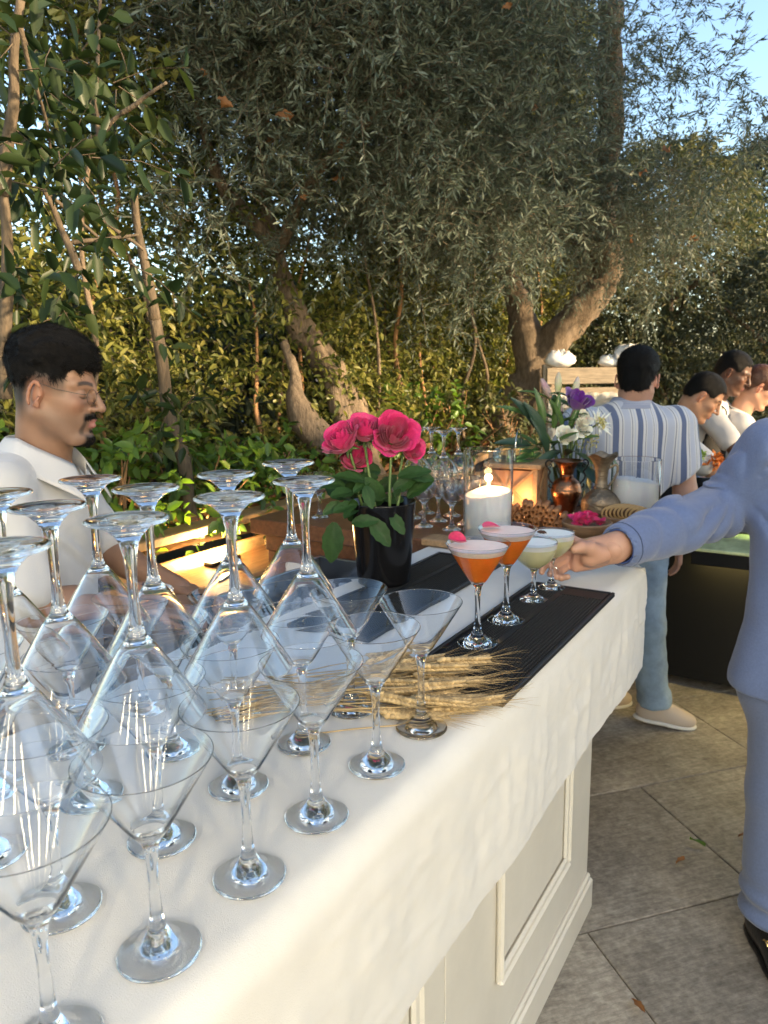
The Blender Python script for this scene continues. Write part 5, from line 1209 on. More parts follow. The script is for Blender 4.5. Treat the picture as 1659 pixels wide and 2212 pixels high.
def head_mesh(skin, lip, beard=0, brow=(.02, .012, .010), fade=None, h=.0032, neck=(-.05, 0, -.17)):
    V, F = head_sdf(neck, h=h).mesh(); C = np.tile(np.array(skin, float), (len(V), 1)); x, y, z = V.T
    def blend(w, c):
        w = np.clip(w, 0, 1)[:, None]; C[:] = C * (1 - w) + np.array(c) * w
    sm = lambda e0, e1, v: np.clip((v - e0) / (e1 - e0), 0, 1)
    blend(.55 * np.exp(-(((x - .075) / .03) ** 2 + ((np.abs(y) - .045) / .02) ** 2 + ((z + .02) / .02) ** 2)), [skin[0] * 1.12, skin[1] * .82, skin[2] * .75])
    blend(.6 * sm(.066, .074, np.abs(y)) * (np.abs(x + .01) < .03) * (np.abs(z) < .04), [skin[0] * 1.15, skin[1] * .85, skin[2] * .8])
    blend(sm(.083, .088, x) * sm(.019, .014, np.abs(y)) * sm(.0775, .0745, -z) * sm(.0515, .0535, -z), lip)
    for sy in (-1, 1):
        yy = y * sy; arch = .029 + .004 * np.sin(np.clip((yy - .010) / .038, 0, 1) * math.pi)
        blend(.92 * sm(.0062, .0035, np.abs(z - arch)) * sm(.008, .012, yy) * sm(.052, .046, yy) * (x > .045), brow)
        blend(.85 * sm(.0024, .0010, np.abs(z + .0035 + .002 * ((yy - .031) / .012) ** 2 * -1)) * sm(.016, .012, np.abs(yy - .031)) * (x > .06), (.015, .01, .008))
        blend(.3 * np.exp(-(((yy - .031) / .016) ** 2 + ((z + .014) / .006) ** 2)) * (x > .05), [c * .6 for c in skin])
    if beard:
        mo = sm(.004, .0, np.abs(z + .0465 + .10 * np.abs(y)) - .0062) * sm(.034, .026, np.abs(y)) * (x > .06); blend(.95 * mo, (.014, .010, .009))
        st = sm(.0265, .020, np.abs(y)) * sm(.076, .083, -z) * (x > .050) * (sm(.012, .006, np.abs(y)) * sm(.090, .088, -z) + sm(.090, .098, -z)); blend(.93 * st, (.014, .010, .009))
        jaw = sm(.03, .06, -z) * sm(.125, .105, -z) * sm(-.02, .0, x) * (z > -.13); blend(.30 * jaw, (.05, .04, .035)); side = sm(.006, .002, np.abs(np.abs(y) - .027)) * sm(.045, .05, -z) * sm(.10, .09, -z) * (x > .05); blend(.75 * side, (.02, .015, .013))
    if fade is not None:
        f = fade(x, y, z); blend(f, (.012, .010, .010))
    # nostrils, ear hollows
    for sy in (-1, 1): blend(.8 * np.exp(-(((x - .106) / .005) ** 2 + ((y - sy * .0085) / .004) ** 2 + ((z + .0375) / .0028) ** 2)), (.06, .025, .018))
    return V, F, C
HAIR = {  # thickness on top, side line, nape line, fringe line, fade width, noise
 'textured': (.032, .040, .018, .060, .045, .0035), 'short': (.022, .012, -.062, .078, .030, .0030), 'crop': (.008, .020, -.050, .074, .025, .0012), 'tied': (.016, -.005, -.055, .080, .020, .0025)}
def hair_mesh(kind, h=.0042):
    """hair as a layer on the skull that thins out to nothing at the hairline"""
    T, zs, zb, zf, wd, nz = HAIR[kind]; s = SDF((-.155, -.115, -.10), (.125, .115, .185), h)
    s.ell((-.016, 0, .040), (.098, .077, .088), .02); s.ell((.022, 0, -.035), (.070, .063, .082), .03); s.ell((-.050, 0, -.01), (.060, .060, .065), .03)
    if kind == 'tied': s.ell((-.118, 0, .0), (.034, .040, .042), .02)
    def th(P):
        x, y, z = P.T; zl = np.interp(x, [-.09, -.055, -.03, .045, .058, .075], [zb, zb, zs, zs, zf, zf]) + .006 * np.sin(y * 140 + x * 60) + .004 * np.sin(y * 310 + 2) + .003 * np.sin(x * 250)
        f = np.clip((z - zl) / wd, 0, 1); f = np.where(x > .05, np.clip((z - zl) / .010, 0, 1) * .75 + .25 * f, f); up = np.clip((z - .02) / .10, 0, 1)
        t = (.004 + (T - .004) * up ** .9) * f; t += nz * f * (vfbm(P, 75, 1.0, (.6, 1.6, .7)) + .6 * vfbm(P, 210, 3.0, (.5, 1.5, .6)))
        return np.where(f > .03, -t, .012)
    s.disp(th); return s.mesh()
def strands(V, F, seed, cnt, L, w, comb, lift=.35):
    """thin ribbons lying on a surface, combed one way, to break up its edge"""
    rs = np.random.default_rng(seed); f = F[rs.integers(0, len(F), cnt)]; t = rs.random((cnt, 4)) + .05; t /= t.sum(1, keepdims=True); P = (V[f] * t[..., None]).sum(1)
    n = vnorm(np.cross(V[f[:, 1]] - V[f[:, 0]], V[f[:, 3]] - V[f[:, 0]])); d = comb(P) + rs.normal(0, .35, (cnt, 3)); d = vnorm(d - n * (d * n).sum(1, keepdims=True)); s = np.cross(n, d)
    l = (L * rs.uniform(.6, 1.3, cnt))[:, None]; a = P - n * .001; b = P + d * l * .5 + n * l * lift * .5; c = P + d * l + n * l * lift * .45 + rs.normal(0, .0015, (cnt, 3))
    V2 = np.stack([a - s * w, a + s * w, b - s * w * .8, b + s * w * .8, c - s * w * .2, c + s * w * .2], 1).reshape(-1, 3); q = np.arange(cnt)[:, None] * 6
    return V2, np.concatenate([q + np.array([[0, 1, 3, 2]]), q + np.array([[2, 3, 5, 4]])])
def hmat(loc, yaw, pitch, roll=0, sc=1.0): return TR(loc) @ RZ(yaw) @ Matrix.Rotation(pitch, 4, 'Y') @ Matrix.Rotation(roll, 4, 'X') @ Matrix.Scale(sc, 4)
def xf(V, Mx): A = np.array(Mx); return V @ A[:3, :3].T + A[:3, 3]
class Body:
    def __init__(s, base, label, group=None):
        s.o = empty('person', base, label, 'person', group); s.B = np.array(base, float); s.V = []; s.F = []; s.C = []; s.n = 0
    def skin(s, V, F, C):
        if np.ndim(C) == 1: C = np.tile(np.array(C, float), (len(V), 1))
        s.V.append(V); s.F.append(F + s.n); s.C.append(C); s.n += len(V)
    def done(s): return obj('body', npmesh('body', np.concatenate(s.V) - s.B, np.concatenate(s.F), MT['skin'], True, np.concatenate(s.C)), s.o)
    def part(s, name, sdf_or_vf, mat):
        V, F = sdf_or_vf.mesh() if isinstance(sdf_or_vf, SDF) else sdf_or_vf
        return obj(name, npmesh(name, V - s.B, F, MT[mat]), s.o)
    def mb(s, name, mb, mat, **kw):
        mb.V = [v - Vector(s.B) for v in mb.V]; return mb.build(name, MT[mat], s.o, **kw)
A3 = lambda v: np.array([v[0], v[1], v[2]], float)
def bounds(*pts, m=.15):
    P = np.array([A3(p) for p in pts]); return P.min(0) - m, P.max(0) + m
def arm(sh, el, wr, r=(.05, .042, .036, .027), h=.006):
    lo, hi = bounds(sh, el, wr, m=.08); s = SDF(lo, hi, h); mid = (A3(el) * .65 + A3(wr) * .35)
    return s.cap(sh, el, r[0], r[1], .02).chain([el, mid, wr], [r[1] * .98, r[2] * 1.05, r[3]], .015)
def simple_hand(wr, d, up, side, size=1.0, curl=.5, h=.0035):
    """relaxed or gripping hand: palm plus five bent fingers; d fingers, up back-of-hand, side thumb side"""
    wr, d, up = A3(wr), A3(d), A3(up); d /= np.linalg.norm(d); up -= d * (up @ d); up /= np.linalg.norm(up); x = np.cross(d, up) * side
    m = .13 * size; s = SDF(wr - m * 1.6, wr + m * 1.6, h); z = size
    k1 = wr + d * .085 * z
    for f in (-.03, -.01, .01, .028): s.cap(wr + x * f * .55 * z, k1 + x * f * z, .0135 * z, .0115 * z, .012)
    for f, L, r in ((.029, .072, .0088), (.010, .080, .0090), (-.010, .074, .0088), (-.029, .058, .0078)):
        p = k1 + x * f * z; a = 0.0; pts = [p]
        for q, fr in enumerate((.45, .32, .23)):
            a += curl * (.7 if q == 0 else .95); dd = d * math.cos(a) - up * math.sin(a); p = p + dd * L * fr * z; pts.append(p)
        s.chain(pts, [r * z, r * .95 * z, r * .88 * z, r * .78 * z], .003)
    t0 = wr + x * .022 * z + d * .018 * z; t1 = t0 + (x * .62 + d * .62 - up * .45) * .042 * z; t2 = t1 + (d * .85 - up * .45 + x * .1) * .030 * z; t3 = t2 + (d * .9 - up * .4 - x * .1) * .024 * z
    s.chain([t0, t1, t2, t3], [.015 * z, .0125 * z, .0105 * z, .0085 * z], .008); return s
def shoe(toe, heel, w, mat, mat2, body, tall=.075, name='shoe'):
    toe, heel = A3(toe), A3(heel); d = toe - heel; L = np.linalg.norm(d[:2]); d /= np.linalg.norm(d); x = np.cross(d, [0, 0, 1]); x /= np.linalg.norm(x); z = np.cross(x, d)
    Rm = np.stack([d, x, z], 1); lo, hi = bounds(toe, heel, m=.14)
    u = SDF(lo, hi, .005); c = lambda a, b, q: heel + d * a * L + x * b + z * q
    u.ell(c(.72, 0, .030), (L * .27, w * .52, .040), .02, Rm=Rm); u.ell(c(.25, 0, .042), (L * .24, w * .44, tall * .72), .03, Rm=Rm); u.ell(c(.48, 0, .050), (L * .26, w * .44, .046), .03, Rm=Rm)
    u.cap(c(.16, 0, .05), c(.22, 0, tall + .03), w * .38, w * .36, .02); u.cut(c(.2, 0, tall + .012), z + d * -.25); u.cut(c(0, 0, .014), -z); body.part(name, u, mat)
    so = SDF(lo, hi, .005); so.ell(c(.70, 0, .006), (L * .31, w * .56, .024), .02, Rm=Rm); so.ell(c(.22, 0, .006), (L * .25, w * .46, .024), .02, Rm=Rm); so.ell(c(.46, 0, .006), (L * .30, w * .47, .024), .03, Rm=Rm); so.cut(c(0, 0, .018), z); so.cut(c(0, 0, .001), -z); body.part('sole', so, mat2)
def face_on(body, Mx, skin, lip, hair, hairmat, beard=0, fade=None, h=.0036, brow=(.02, .012, .01), neck=None):
    nl = (-.05, 0, -.17) if neck is None else tuple(Mx.inverted() @ Vector(neck))
    V, F, C = head_mesh(skin, lip, beard, brow, fade, h, nl); body.skin(xf(V, Mx), F, C)
    if hair:
        V2, F2 = hair_mesh(hair, h * 1.25); comb = lambda P: np.stack([.9 * (P[:, 2] > .06) + .25, .3 * P[:, 1] / .08, np.where(P[:, 2] > .06, -.15, -.9)], 1)
        n_, L_ = {'textured': (15000, .022), 'short': (9000, .018), 'crop': (7000, .012), 'tied': (4000, .022)}[hair]; V3, F3 = strands(V2, F2, 3, n_, L_, .0006, (lambda P: np.tile(np.array([[-1., 0, -.25]]), (len(P), 1))) if hair == 'tied' else comb, .22)
        hp_ = body.part('hair', (xf(np.concatenate([V2, V3]), Mx), np.concatenate([F2, F3 + len(V2)])), hairmat)
    if beard:
        dk = C.sum(1) < .12; x, y, z = V.T; m = dk & (x > .045) & (z < -.03); fm = m[F].all(1); V3, F3 = strands(V, F[fm], 5, 1800, .0065, .00045, lambda P: np.stack([.5 + 0 * P[:, 0], np.sign(P[:, 1]) * .6, -1 + 0 * P[:, 0]], 1), .6)
        body.part('beard', (xf(V3, Mx), F3), hairmat)
def fold_noise(amp, sc, seed, st=(1, 1, 1)): return lambda P: amp * vfbm(P, sc, seed, st) + amp * .5 * vfbm(P, sc * 2.3, seed + 4, st)

# ------------------------------------------------------------------ the bartender
def collar(neck, fwd, r0, rise, drop, point, width, body, mat, tilt=.35, gap=28):
    """turned-down shirt collar: a stand round the neck and a leaf that falls to two points in front"""
    neck, f = Vector(neck), Vector(fwd).normalized(); l = Vector((-f.y, f.x, 0)); rows = []
    for j in range(9):
        row = []
        for i in range(49):
            a = R(180 - gap) * (-1 + 2 * i / 48); fr = max(0, (abs(a) - R(75)) / R(105 - gap)); c, s_ = math.cos(a), math.sin(a)      # a = 0 at the back
            if j <= 2: rr, zz = r0 + .001 * j, -rise * .6 + rise * 1.6 * j / 2 - .030 * fr * (1 + 0)
            else:
                t = (j - 2) / 6; rr = r0 + .003 + width * t * (1 + .25 * fr); zz = rise - (drop + point * fr ** 1.6) * t - .030 * fr
            row.append(neck + (-f * c + l * s_) * rr + f * (.012 * fr + .25 * zz * 0) + Vector((0, 0, zz - tilt * r0 * (-c) * 0 - tilt * .10 * fr)))
        rows.append(row)
    mb = MB(); mb.grid(rows); o = body.mb('collar', mb, mat); md = o.modifiers.new('cloth', 'SOLIDIFY'); md.thickness = .0022; return o
HB = at(124, 846, y=1.68); dB = A3(HB) - np.array((-.640, 1.52, 1.580)); bt_ = Body((-.72 + dB[0], 1.54 + dB[1], 0), 'bartender in a white shirt and round wire glasses looking down at his work')
dB[2] = dB[2] * .5 + .022; SH = lambda *v: np.array(v, float) + dB
SK = (.26, .145, .092); LIP = (.42, .17, .14); NB = SH(-.700, 1.54, 1.415)
Mh = hmat(HB, R(-3), R(9), R(0), .90)
fdz = lambda x, y, z: np.clip((z + .008) / .055, 0, 1) ** .7 * np.clip((.052 - x) / .010, 0, 1)
fd2 = lambda x, y, z: np.clip(.93 * fdz(x, y, z) + .96 * np.clip((-x - .036) / .022, 0, 1) * np.clip((z + .085) / .06, 0, 1), 0, .96) * ((np.abs(y) < .0770) | (x < -.03))
face_on(bt_, Mh, SK, LIP, 'textured', 'hair', 1, fd2, .0028, neck=NB)
shR, shL = SH(-.735, 1.365, 1.36), SH(-.765, 1.73, 1.36)
elR, wrR = SH(-.665, 1.340, 1.12), SH(-.455, 1.47, 1.08); elL, wrL = SH(-.66, 1.76, 1.13), SH(-.43, 1.64, 1.06)
for (a, b, c) in ((shR, elR, wrR), (shL, elL, wrL)): V, F = arm(a, b, c).mesh(); bt_.skin(V, F, SK)
V, F = simple_hand(wrR, (.9, .42, -.25), (-.2, -.3, 1), 1, .98, .55).mesh(); bt_.skin(V, F, SK)
V, F = simple_hand(wrL, (.9, -.3, -.25), (-.2, .2, 1), -1, .98, .55).mesh(); bt_.skin(V, F, SK)
c_ = SDF(NB - (.14, .14, .18), NB + (.14, .14, .06), .005); c_.cap(NB + (.0, 0, -.12), NB, .075, .060, .03, flat=((1, 0, 0), .8)); c_.cap(NB + (.022, 0, -.11), NB + (.02, 0, -.03), .060, .046, .03); V, F = c_.mesh(); bt_.skin(V, F, SK)
s = SDF(SH(-.98, 1.20, .75), SH(-.42, 1.90, 1.54), .006)
s.cap(SH(-.735, 1.545, .80), SH(-.735, 1.545, .98), .145, .15, .05, flat=((1, 0, 0), .72)); s.cap(SH(-.735, 1.545, .98), SH(-.722, 1.545, 1.26), .155, .165, .06, flat=((1, 0, 0), .68))
s.cap(shR + (.0, .035, .0), shL + (.0, -.035, 0), .070, .070, .05); s.cap(SH(-.73, 1.545, 1.33), NB, .100, .060, .022)
s.cap(shR, elR * .85 + shR * .15, .075, .066, .03); s.cap(shL, elL * .85 + shL * .15, .075, .066, .03)
s.cap(NB + (-.004, 0, -.01), NB + (.02, 0, .2), .059, .059, .005, 'sub'); s.cap(NB + (.060, 0, .05), NB + (.105, 0, -.085), .048, .004, .006, 'sub'); s.cut(NB + (0, 0, .010), (.30, 0, 1)); s.cut(SH(0, 0, .80), (0, 0, -1))
def shirt_folds(P):
    q = P - dB; return .0045 * vfbm(P, 15, 2.0, (1, 1, .55)) + .0035 * np.sin(q[:, 2] * 46 + 9 * vfbm(P, 9, 5.0)) * np.exp(-((q[:, 0] + .62) / .10) ** 2) * (q[:, 2] < 1.25) + .002 * vfbm(P, 38, 8.0)
s.disp(shirt_folds); bt_.part('shirt', s, 'shirt_white')
collar(NB + (.006, 0, .020), (1, 0, 0), .0735, .026, .052, .040, .040, bt_, 'shirt_white', .35, 24)
s = SDF(SH(-.93, 1.36, .0), SH(-.50, 1.76, .86), .012); s.cap(SH(-.735, 1.455, .84), SH(-.735, 1.46, .06), .10, .065, .03); s.cap(SH(-.735, 1.635, .84), SH(-.735, 1.63, .06), .10, .065, .03); bt_.part('trousers', s, 'apron'); bt_.done()
for yy in (1.46, 1.63): q = SH(-.60, yy, 0) * (1, 1, 0); shoe(q, q - (.24, 0, 0), .09, 'leather', 'leather', bt_)
sp = empty('eyeglasses', HB, 'thin round wire glasses worn by the bartender', 'glasses'); Ms = TR(-HB) @ Mh
for sy in (-1, 1):
    c = Vector((.1005, sy * .031, .002)); ring = [c + Vector((.002 * math.cos(a), .0215 * math.cos(a), .0185 * math.sin(a))) for a in np.linspace(0, 6.283, 29)]
    mb = MB(); mb.tube(ring, .0007, 6, Ms, cap=False); mb.build('rim', MT['wire'], sp)
    mb = MB(); mb.add([c + Vector((.0004, .0210 * math.cos(a), .018 * math.sin(a))) for a in np.linspace(0, 6.283, 25)[:-1]], [tuple(range(24))], Ms); mb.build('lens', MT['lens'], sp)
    mb = MB(); mb.tube(catmull([(.099, sy * .053, .008), (.085, sy * .068, .009), (.03, sy * .0765, .014), (-.008, sy * .082, .022), (-.022, sy * .085, .010)], 5), .0009, 6, Ms); mb.build('temple_arm', MT['wire'], sp)
mb = MB(); mb.tube(catmull([(.1015, -.010, .008), (.106, 0, .0125), (.1015, .010, .008)], 4), .0008, 6, Ms); mb.build('bridge', MT['wire'], sp)
mb = MB(); mb.lathe([(0, 0), (.026, 0), (.036, .075), (.035, .076), (.025, .004), (0, .004)], 28); tag(mb.build('bar_tin', MT['black_gloss'], loc=Vector(SH(-.375, 1.555, .985))), 'dark bar tin held between the bartender\'s hands', 'bar tin')

# ------------------------------------------------------------------ the man in the striped shirt, seen from behind
SK2 = (.46, .26, .19); HS = at(1378, 822, y=3.16); st_ = Body((HS.x - .02, 3.16, 0), 'man seen from behind in a blue and white striped short-sleeved shirt')
cx, cy_ = HS.x - .03, 3.14
face_on(st_, hmat(HS, R(60), R(8), R(0), .96), SK2, (.5, .2, .17), 'short', 'hair', 0, None, .0045, neck=(cx + .010, cy_ + .035, 1.43))
shR, shL = np.array([cx + .185, cy_ - .03, 1.36]), np.array([cx - .20, cy_ + .08, 1.36])
elR, wrR = np.array([cx + .225, cy_ - .06, 1.085]), np.array([cx + .245, cy_ + .02, .845]); elL, wrL = np.array([cx - .27, cy_ + .10, 1.09]), np.array([cx - .16, cy_ + .30, 1.0])
for (a, b, c) in ((shR, elR, wrR), (shL, elL, wrL)): V, F = arm(a, b, c, (.056, .048, .044, .031)).mesh(); st_.skin(V, F, SK2)
V, F = simple_hand(wrR, (.08, .12, -1), (.9, -.2, 0), -1, 1.0, .35, .0045).mesh(); st_.skin(V, F, SK2)
V, F = simple_hand(wrL, (.7, .5, .1), (0, 0, 1), 1, 1.0, .4, .0045).mesh(); st_.skin(V, F, SK2)
s = SDF((cx - .42, cy_ - .28, .78), (cx + .40, cy_ + .34, 1.56), .008); dirn = ((.28, 1, 0), .66)
s.cap((cx, cy_ + .01, .86), (cx, cy_ + .01, 1.02), .168, .168, .05, flat=dirn); s.cap((cx, cy_ + .01, 1.02), (cx - .005, cy_ + .02, 1.29), .172, .176, .05, flat=dirn)
s.cap(shR + (-.03, .01, 0), shL + (.03, -.01, 0), .078, .078, .05); s.cap((cx, cy_ + .02, 1.38), (cx + .01, cy_ + .03, 1.475), .105, .066, .05)
for (a, b) in ((shR, elR), (shL, elL)): s.cap(a, a * .22 + b * .78, .084, .082, .03)
s.cap((cx + .012, cy_ + .035, 1.44), (cx + .012, cy_ + .04, 1.62), .058, .058, .004, 'sub'); s.cut((cx, cy_, .86), (0, 0, -1)); s.cut(A3(shR) * .24 + A3(elR) * .76, [.75, -.1, -1]); s.cut((cx, cy_, 1.478), (0, .35, 1))
s.disp(fold_noise(.005, 15, 7.0, (1, 1, .5))); st_.part('shirt', s, 'stripes')
collar((cx + .012, cy_ + .036, 1.462), (.5, .86, 0), .0700, .022, .046, .030, .036, st_, 'stripes_h', .35, 26)
s = SDF((cx - .30, cy_ - .30, .0), (cx + .36, cy_ + .40, .96), .010)
s.cap((cx, cy_ + .02, .92), (cx, cy_ + .02, .82), .165, .16, .05, flat=((.2, 1, 0), .75)); s.chain([(cx + .09, cy_, .82), (cx + .10, cy_ - .03, .50), (cx + .165, cy_ + .0, .105)], [.098, .078, .068], .03); s.chain([(cx - .09, cy_ + .05, .82), (cx - .08, cy_ + .12, .50), (cx - .06, cy_ + .15, .105)], [.098, .075, .065], .03)
s.cap((cx + .164, cy_, .135), (cx + .165, cy_, .105), .076, .076, .004); s.cap((cx - .06, cy_ + .15, .135), (cx - .06, cy_ + .15, .105), .073, .073, .004); s.cut((0, 0, .095), (0, 0, -1)); s.disp(fold_noise(.0055, 30, 5.0, (1, 1, 1.2))); st_.part('jeans', s, 'jeans')
shoe((cx + .345, cy_ - .05, .0), (cx + .085, cy_ + .015, .028), .098, 'canvas', 'rubber_white', st_)
mb = MB(); q0 = Vector((cx + .215, cy_ - .018, .075)); dq = Vector((.26, -.065, 0)).normalized(); lq = Vector((-dq.y, dq.x, 0)); mb.grid([[q0 + dq * (.02 + .075 * i / 5) + lq * (.024 * jj) + Vector((0, 0, .008 - .036 * (i / 5) - .006 * abs(jj))) for jj in (-1, -.5, 0, .5, 1)] for i in range(6)]); st_.mb('lace_panel', mb, 'rubber_white')
shoe((cx + .14, cy_ + .22, .0), (cx - .12, cy_ + .16, .0), .098, 'canvas', 'rubber_white', st_); st_.done()

# ------------------------------------------------------------------ three cooks
def cook(head, label, yaw, pitch, skin, hair, hairmat, lean, arms, glove=True, lip=(.4, .16, .13), roll=0):
    H_ = Vector(head); f = Vector((math.cos(yaw), math.sin(yaw), 0)); l = Vector((-f.y, f.x, 0)); hip = H_ - f * lean; hip.z = .95
    b = Body((hip.x, hip.y, 0), label, 'cooks at the counter')
    neck = H_ - f * (.075 + .09 * math.sin(pitch)) - Vector((0, 0, .150)); face_on(b, hmat(H_, yaw, pitch, roll, .96), skin, lip, hair, hairmat, 0, lambda x, y, z: .9 * np.clip((-x - .035) / .03, 0, 1) * np.clip((z + .07) / .04, 0, 1), .0048, neck=neck - Vector((0, 0, .02))); chest = neck.lerp(hip, .33)
    S = [A3(neck + l * q * .17 - Vector((0, 0, .055))) for q in (-1, 1)]
    lo, hi = bounds(neck, hip, S[0], S[1], m=.22); s = SDF(lo, hi, .009)
    s.cap(hip - Vector((0, 0, .08)), chest, .15, .165, .05, flat=(A3(f), .70)); s.cap(S[0] * .8 + S[1] * .2, S[1] * .8 + S[0] * .2, .075, .075, .05); s.cap(chest, neck, .12, .064, .06)
    ap = SDF(lo - (0, 0, .45), hi, .009); ap.D = np.full(ap.n, 1.0, np.float32)
    for q, (el, wr) in enumerate(arms):
        e, w = A3(el), A3(wr); V, F = arm(S[q], e, w, (.05, .042, .038, .028), .007).mesh(); b.skin(V, F, skin)
        s.cap(S[q], S[q] * .35 + e * .65, .072, .068, .03)
        hd = simple_hand(w, A3(w) - e, (0, 0, 1), 1 if q == 0 else -1, .98, .55, .0045)
        if glove:
            hd.cap(w - (w - e) * .18, w, .035, .033, .01); b.part('glove', hd, 'glove')
        else: V, F = hd.mesh(); b.skin(V, F, skin)
    nk = A3(neck); s.cap(nk - (0, 0, .03), nk + A3(f) * .03 + (0, 0, .14), .052, .052, .004, 'sub'); s.cut(nk + (0, 0, .012), A3(f) * .4 + (0, 0, 1)); s.disp(fold_noise(.005, 16, 3.0 + head[0], (1, 1, .6))); b.part('shirt', s, 'shirt_white')
    co = SDF(nk - .13, nk + .13, .006); co.cap(nk - (0, 0, .03), nk + (0, 0, .03), .085, .070, .004); co.cap(nk - (0, 0, .06), nk + (0, 0, .09), .060, .060, .004, 'sub'); co.cut(nk + (0, 0, .026), A3(f) * .5 + (0, 0, 1)); co.cut(nk + (0, 0, -.02), (0, 0, -1)); b.part('collar', co, 'shirt_white')
    # apron: bib over the chest and a wrapped skirt, with neck straps
    ch, hp = A3(chest) - (0, 0, .03), A3(hip)
    ap.cap(hp - (0, 0, .40), ch, .162, .160, .03, flat=(A3(f), .78)); ap.cap(hp - (0, 0, .44), ch + (0, 0, .1), .145, .145, .004, 'sub', flat=(A3(f), .70)); ap.cut(ch + A3(f) * .02, -A3(f) + np.array([0, 0, .15])); ap.cut(ch + (0, 0, .045), (0, 0, 1)); b.part('apron', ap, 'apron')
    mb = MB()
    for q in (-1, 1): mb.tube(catmull([chest + f * .115 + l * q * .085 + Vector((0, 0, .02)), chest.lerp(neck, .6) + f * .105 + l * q * .085, neck + l * q * .078 + f * .01 - Vector((0, 0, .004)), neck - f * .075 + l * q * .02 + Vector((0, 0, .0))], 6), .009, 6, flat=.35)
    b.mb('strap', mb, 'apron')
    tr = SDF((hip.x - .25, hip.y - .25, 0), (hip.x + .25, hip.y + .25, 1.0), .013)
    for q in (-1, 1): tr.cap(hip + l * q * .09 - Vector((0, 0, .02)), (hip.x + l.x * q * .10, hip.y + l.y * q * .10, .07), .10, .062, .03)
    b.part('trousers', tr, 'apron'); b.done()
    for q in (-1, 1): c = Vector((hip.x, hip.y, 0)) + l * q * .10; shoe(c + f * .16, c - f * .11, .09, 'leather', 'leather', b)
    return b
c1 = at(1520, 858, y=3.95); c2 = at(1585, 806, y=4.45); c3 = at(1640, 838, y=4.55)
cook(c1, 'young cook bending over the counter in a white shirt, black apron and black gloves', R(-22), R(38), (.40, .215, .13), 'crop', 'hair', .26, [(c1 + Vector((.02, -.20, -.40)), c1 + Vector((.22, -.10, -.36))), (c1 + Vector((.10, .14, -.42)), c1 + Vector((.26, .0, -.37)))])
cook(c2, 'tall dark-skinned cook behind the bending one, in white shirt and black apron', R(-35), R(26), (.115, .055, .034), 'crop', 'hair', .16, [(c2 + Vector((-.05, -.26, -.46)), c2 + Vector((.02, -.42, -.56))), (c2 + Vector((.20, .05, -.46)), c2 + Vector((.22, -.20, -.52)))], False, (.16, .06, .05))
cook(c3, 'cook with reddish brown tied-back hair at the right edge, white shirt', R(-15), R(28), (.48, .26, .17), 'tied', 'hair_brown', .18, [(c3 + Vector((.02, -.22, -.44)), c3 + Vector((.22, -.24, -.46))), (c3 + Vector((.10, .16, -.44)), c3 + Vector((.28, .02, -.46)))])
mb = MB(); d0 = c1 + Vector((.27, -.10, -.38)); mb.tube([d0, d0 + Vector((.05, -.03, -.05)), d0 + Vector((.10, -.05, -.10))], [.010, .016, .006], 8, flat=.4); tag(mb.build('white_ladle', MT['white']), 'white serving spoon held by the bending cook', 'spoon')

# ------------------------------------------------------------------ the man in the blue suit taking a coupe
sm_ = Body((1.13, 1.86, 0), 'man in a light blue suit and black loafers reaching for a green cocktail'); SK3 = (.42, .235, .165)
shR, el, wr = A3(at(1668, 968, y=1.86)), A3(at(1570, 1092, y=1.99)), np.array([.535, 1.705, 1.188]); print('arm', np.linalg.norm(shR - el), np.linalg.norm(el - wr), shR, el); shL = np.array([1.30, 1.90, 1.46])
ax_ = (el - wr) / np.linalg.norm(el - wr)
j = SDF((.44, 1.56, .72), (1.50, 2.14, 1.66), .0065)
j.cap((1.150, 1.87, .78), (1.165, 1.87, 1.06), .222, .180, .05, flat=((0, 1, 0), .66)); j.cap((1.155, 1.87, 1.06), (1.140, 1.88, 1.33), .182, .190, .05, flat=((0, 1, 0), .62)); j.cap(shR + (.05, .01, -.0), shL - (.05, 0, 0), .080, .085, .05); j.cap((1.11, 1.88, 1.40), (1.11, 1.88, 1.52), .11, .07, .05)
j.cap(shL, shL + (.09, -.02, -.30), .080, .070, .03); j.cap(shL + (.09, -.02, -.30), shL + (.10, -.16, -.52), .070, .060, .03)
j.cap(shR, el, .072, .068, .03); j.chain([el, el * .5 + wr * .5, wr + (el - wr) * .10], [.070, .066, .056], .03)
j.cap(wr - ax_ * .06, wr + ax_ * .075, .043, .043, .003, 'sub')
P_ = np.stack(np.meshgrid(*j.ax, indexing='ij'), -1); tw = (P_ - wr) @ ax_; rad_ = np.linalg.norm(P_ - wr - tw[..., None] * ax_, axis=-1); j.D = np.where((rad_ < .11) & (tw < .022), np.maximum(j.D, (.022 - tw).astype(np.float32)), j.D)
j.cap((1.11, 1.84, 1.45), (1.10, 1.80, 1.62), .058, .06, .004, 'sub'); j.cut((0, 0, .78), (-.12, .05, -1))
arml = A3(at(1612, 1066, y=1.86))                       # creases run from the armpit across the elbow
def suit_folds(P):
    v = P - arml; d = np.linalg.norm(v, axis=1); an = np.arctan2(v[:, 2], -v[:, 0]); t = (P - wr) @ ax_
    cr = (1 - 2 * np.abs(np.sin(an * 7 + 1.2 * vfbm(P, 11, 3.0))) ** .6) * np.exp(-((d - .14) / .075) ** 2) * (P[:, 0] < 1.0)
    cr2 = (1 - 2 * np.abs(np.sin(t * 30 + 9 * (P[:, 2] - 1.25) + 1.6 * vfbm(P, 12, 9.0))) ** .6) * np.exp(-((t - .17) / .08) ** 2) * (P[:, 0] < .92)
    return .0095 * cr + .0055 * cr2 + .0032 * vfbm(P, 13, 2.0, (1, 1, .6)) + .0016 * vfbm(P, 34, 6.0)
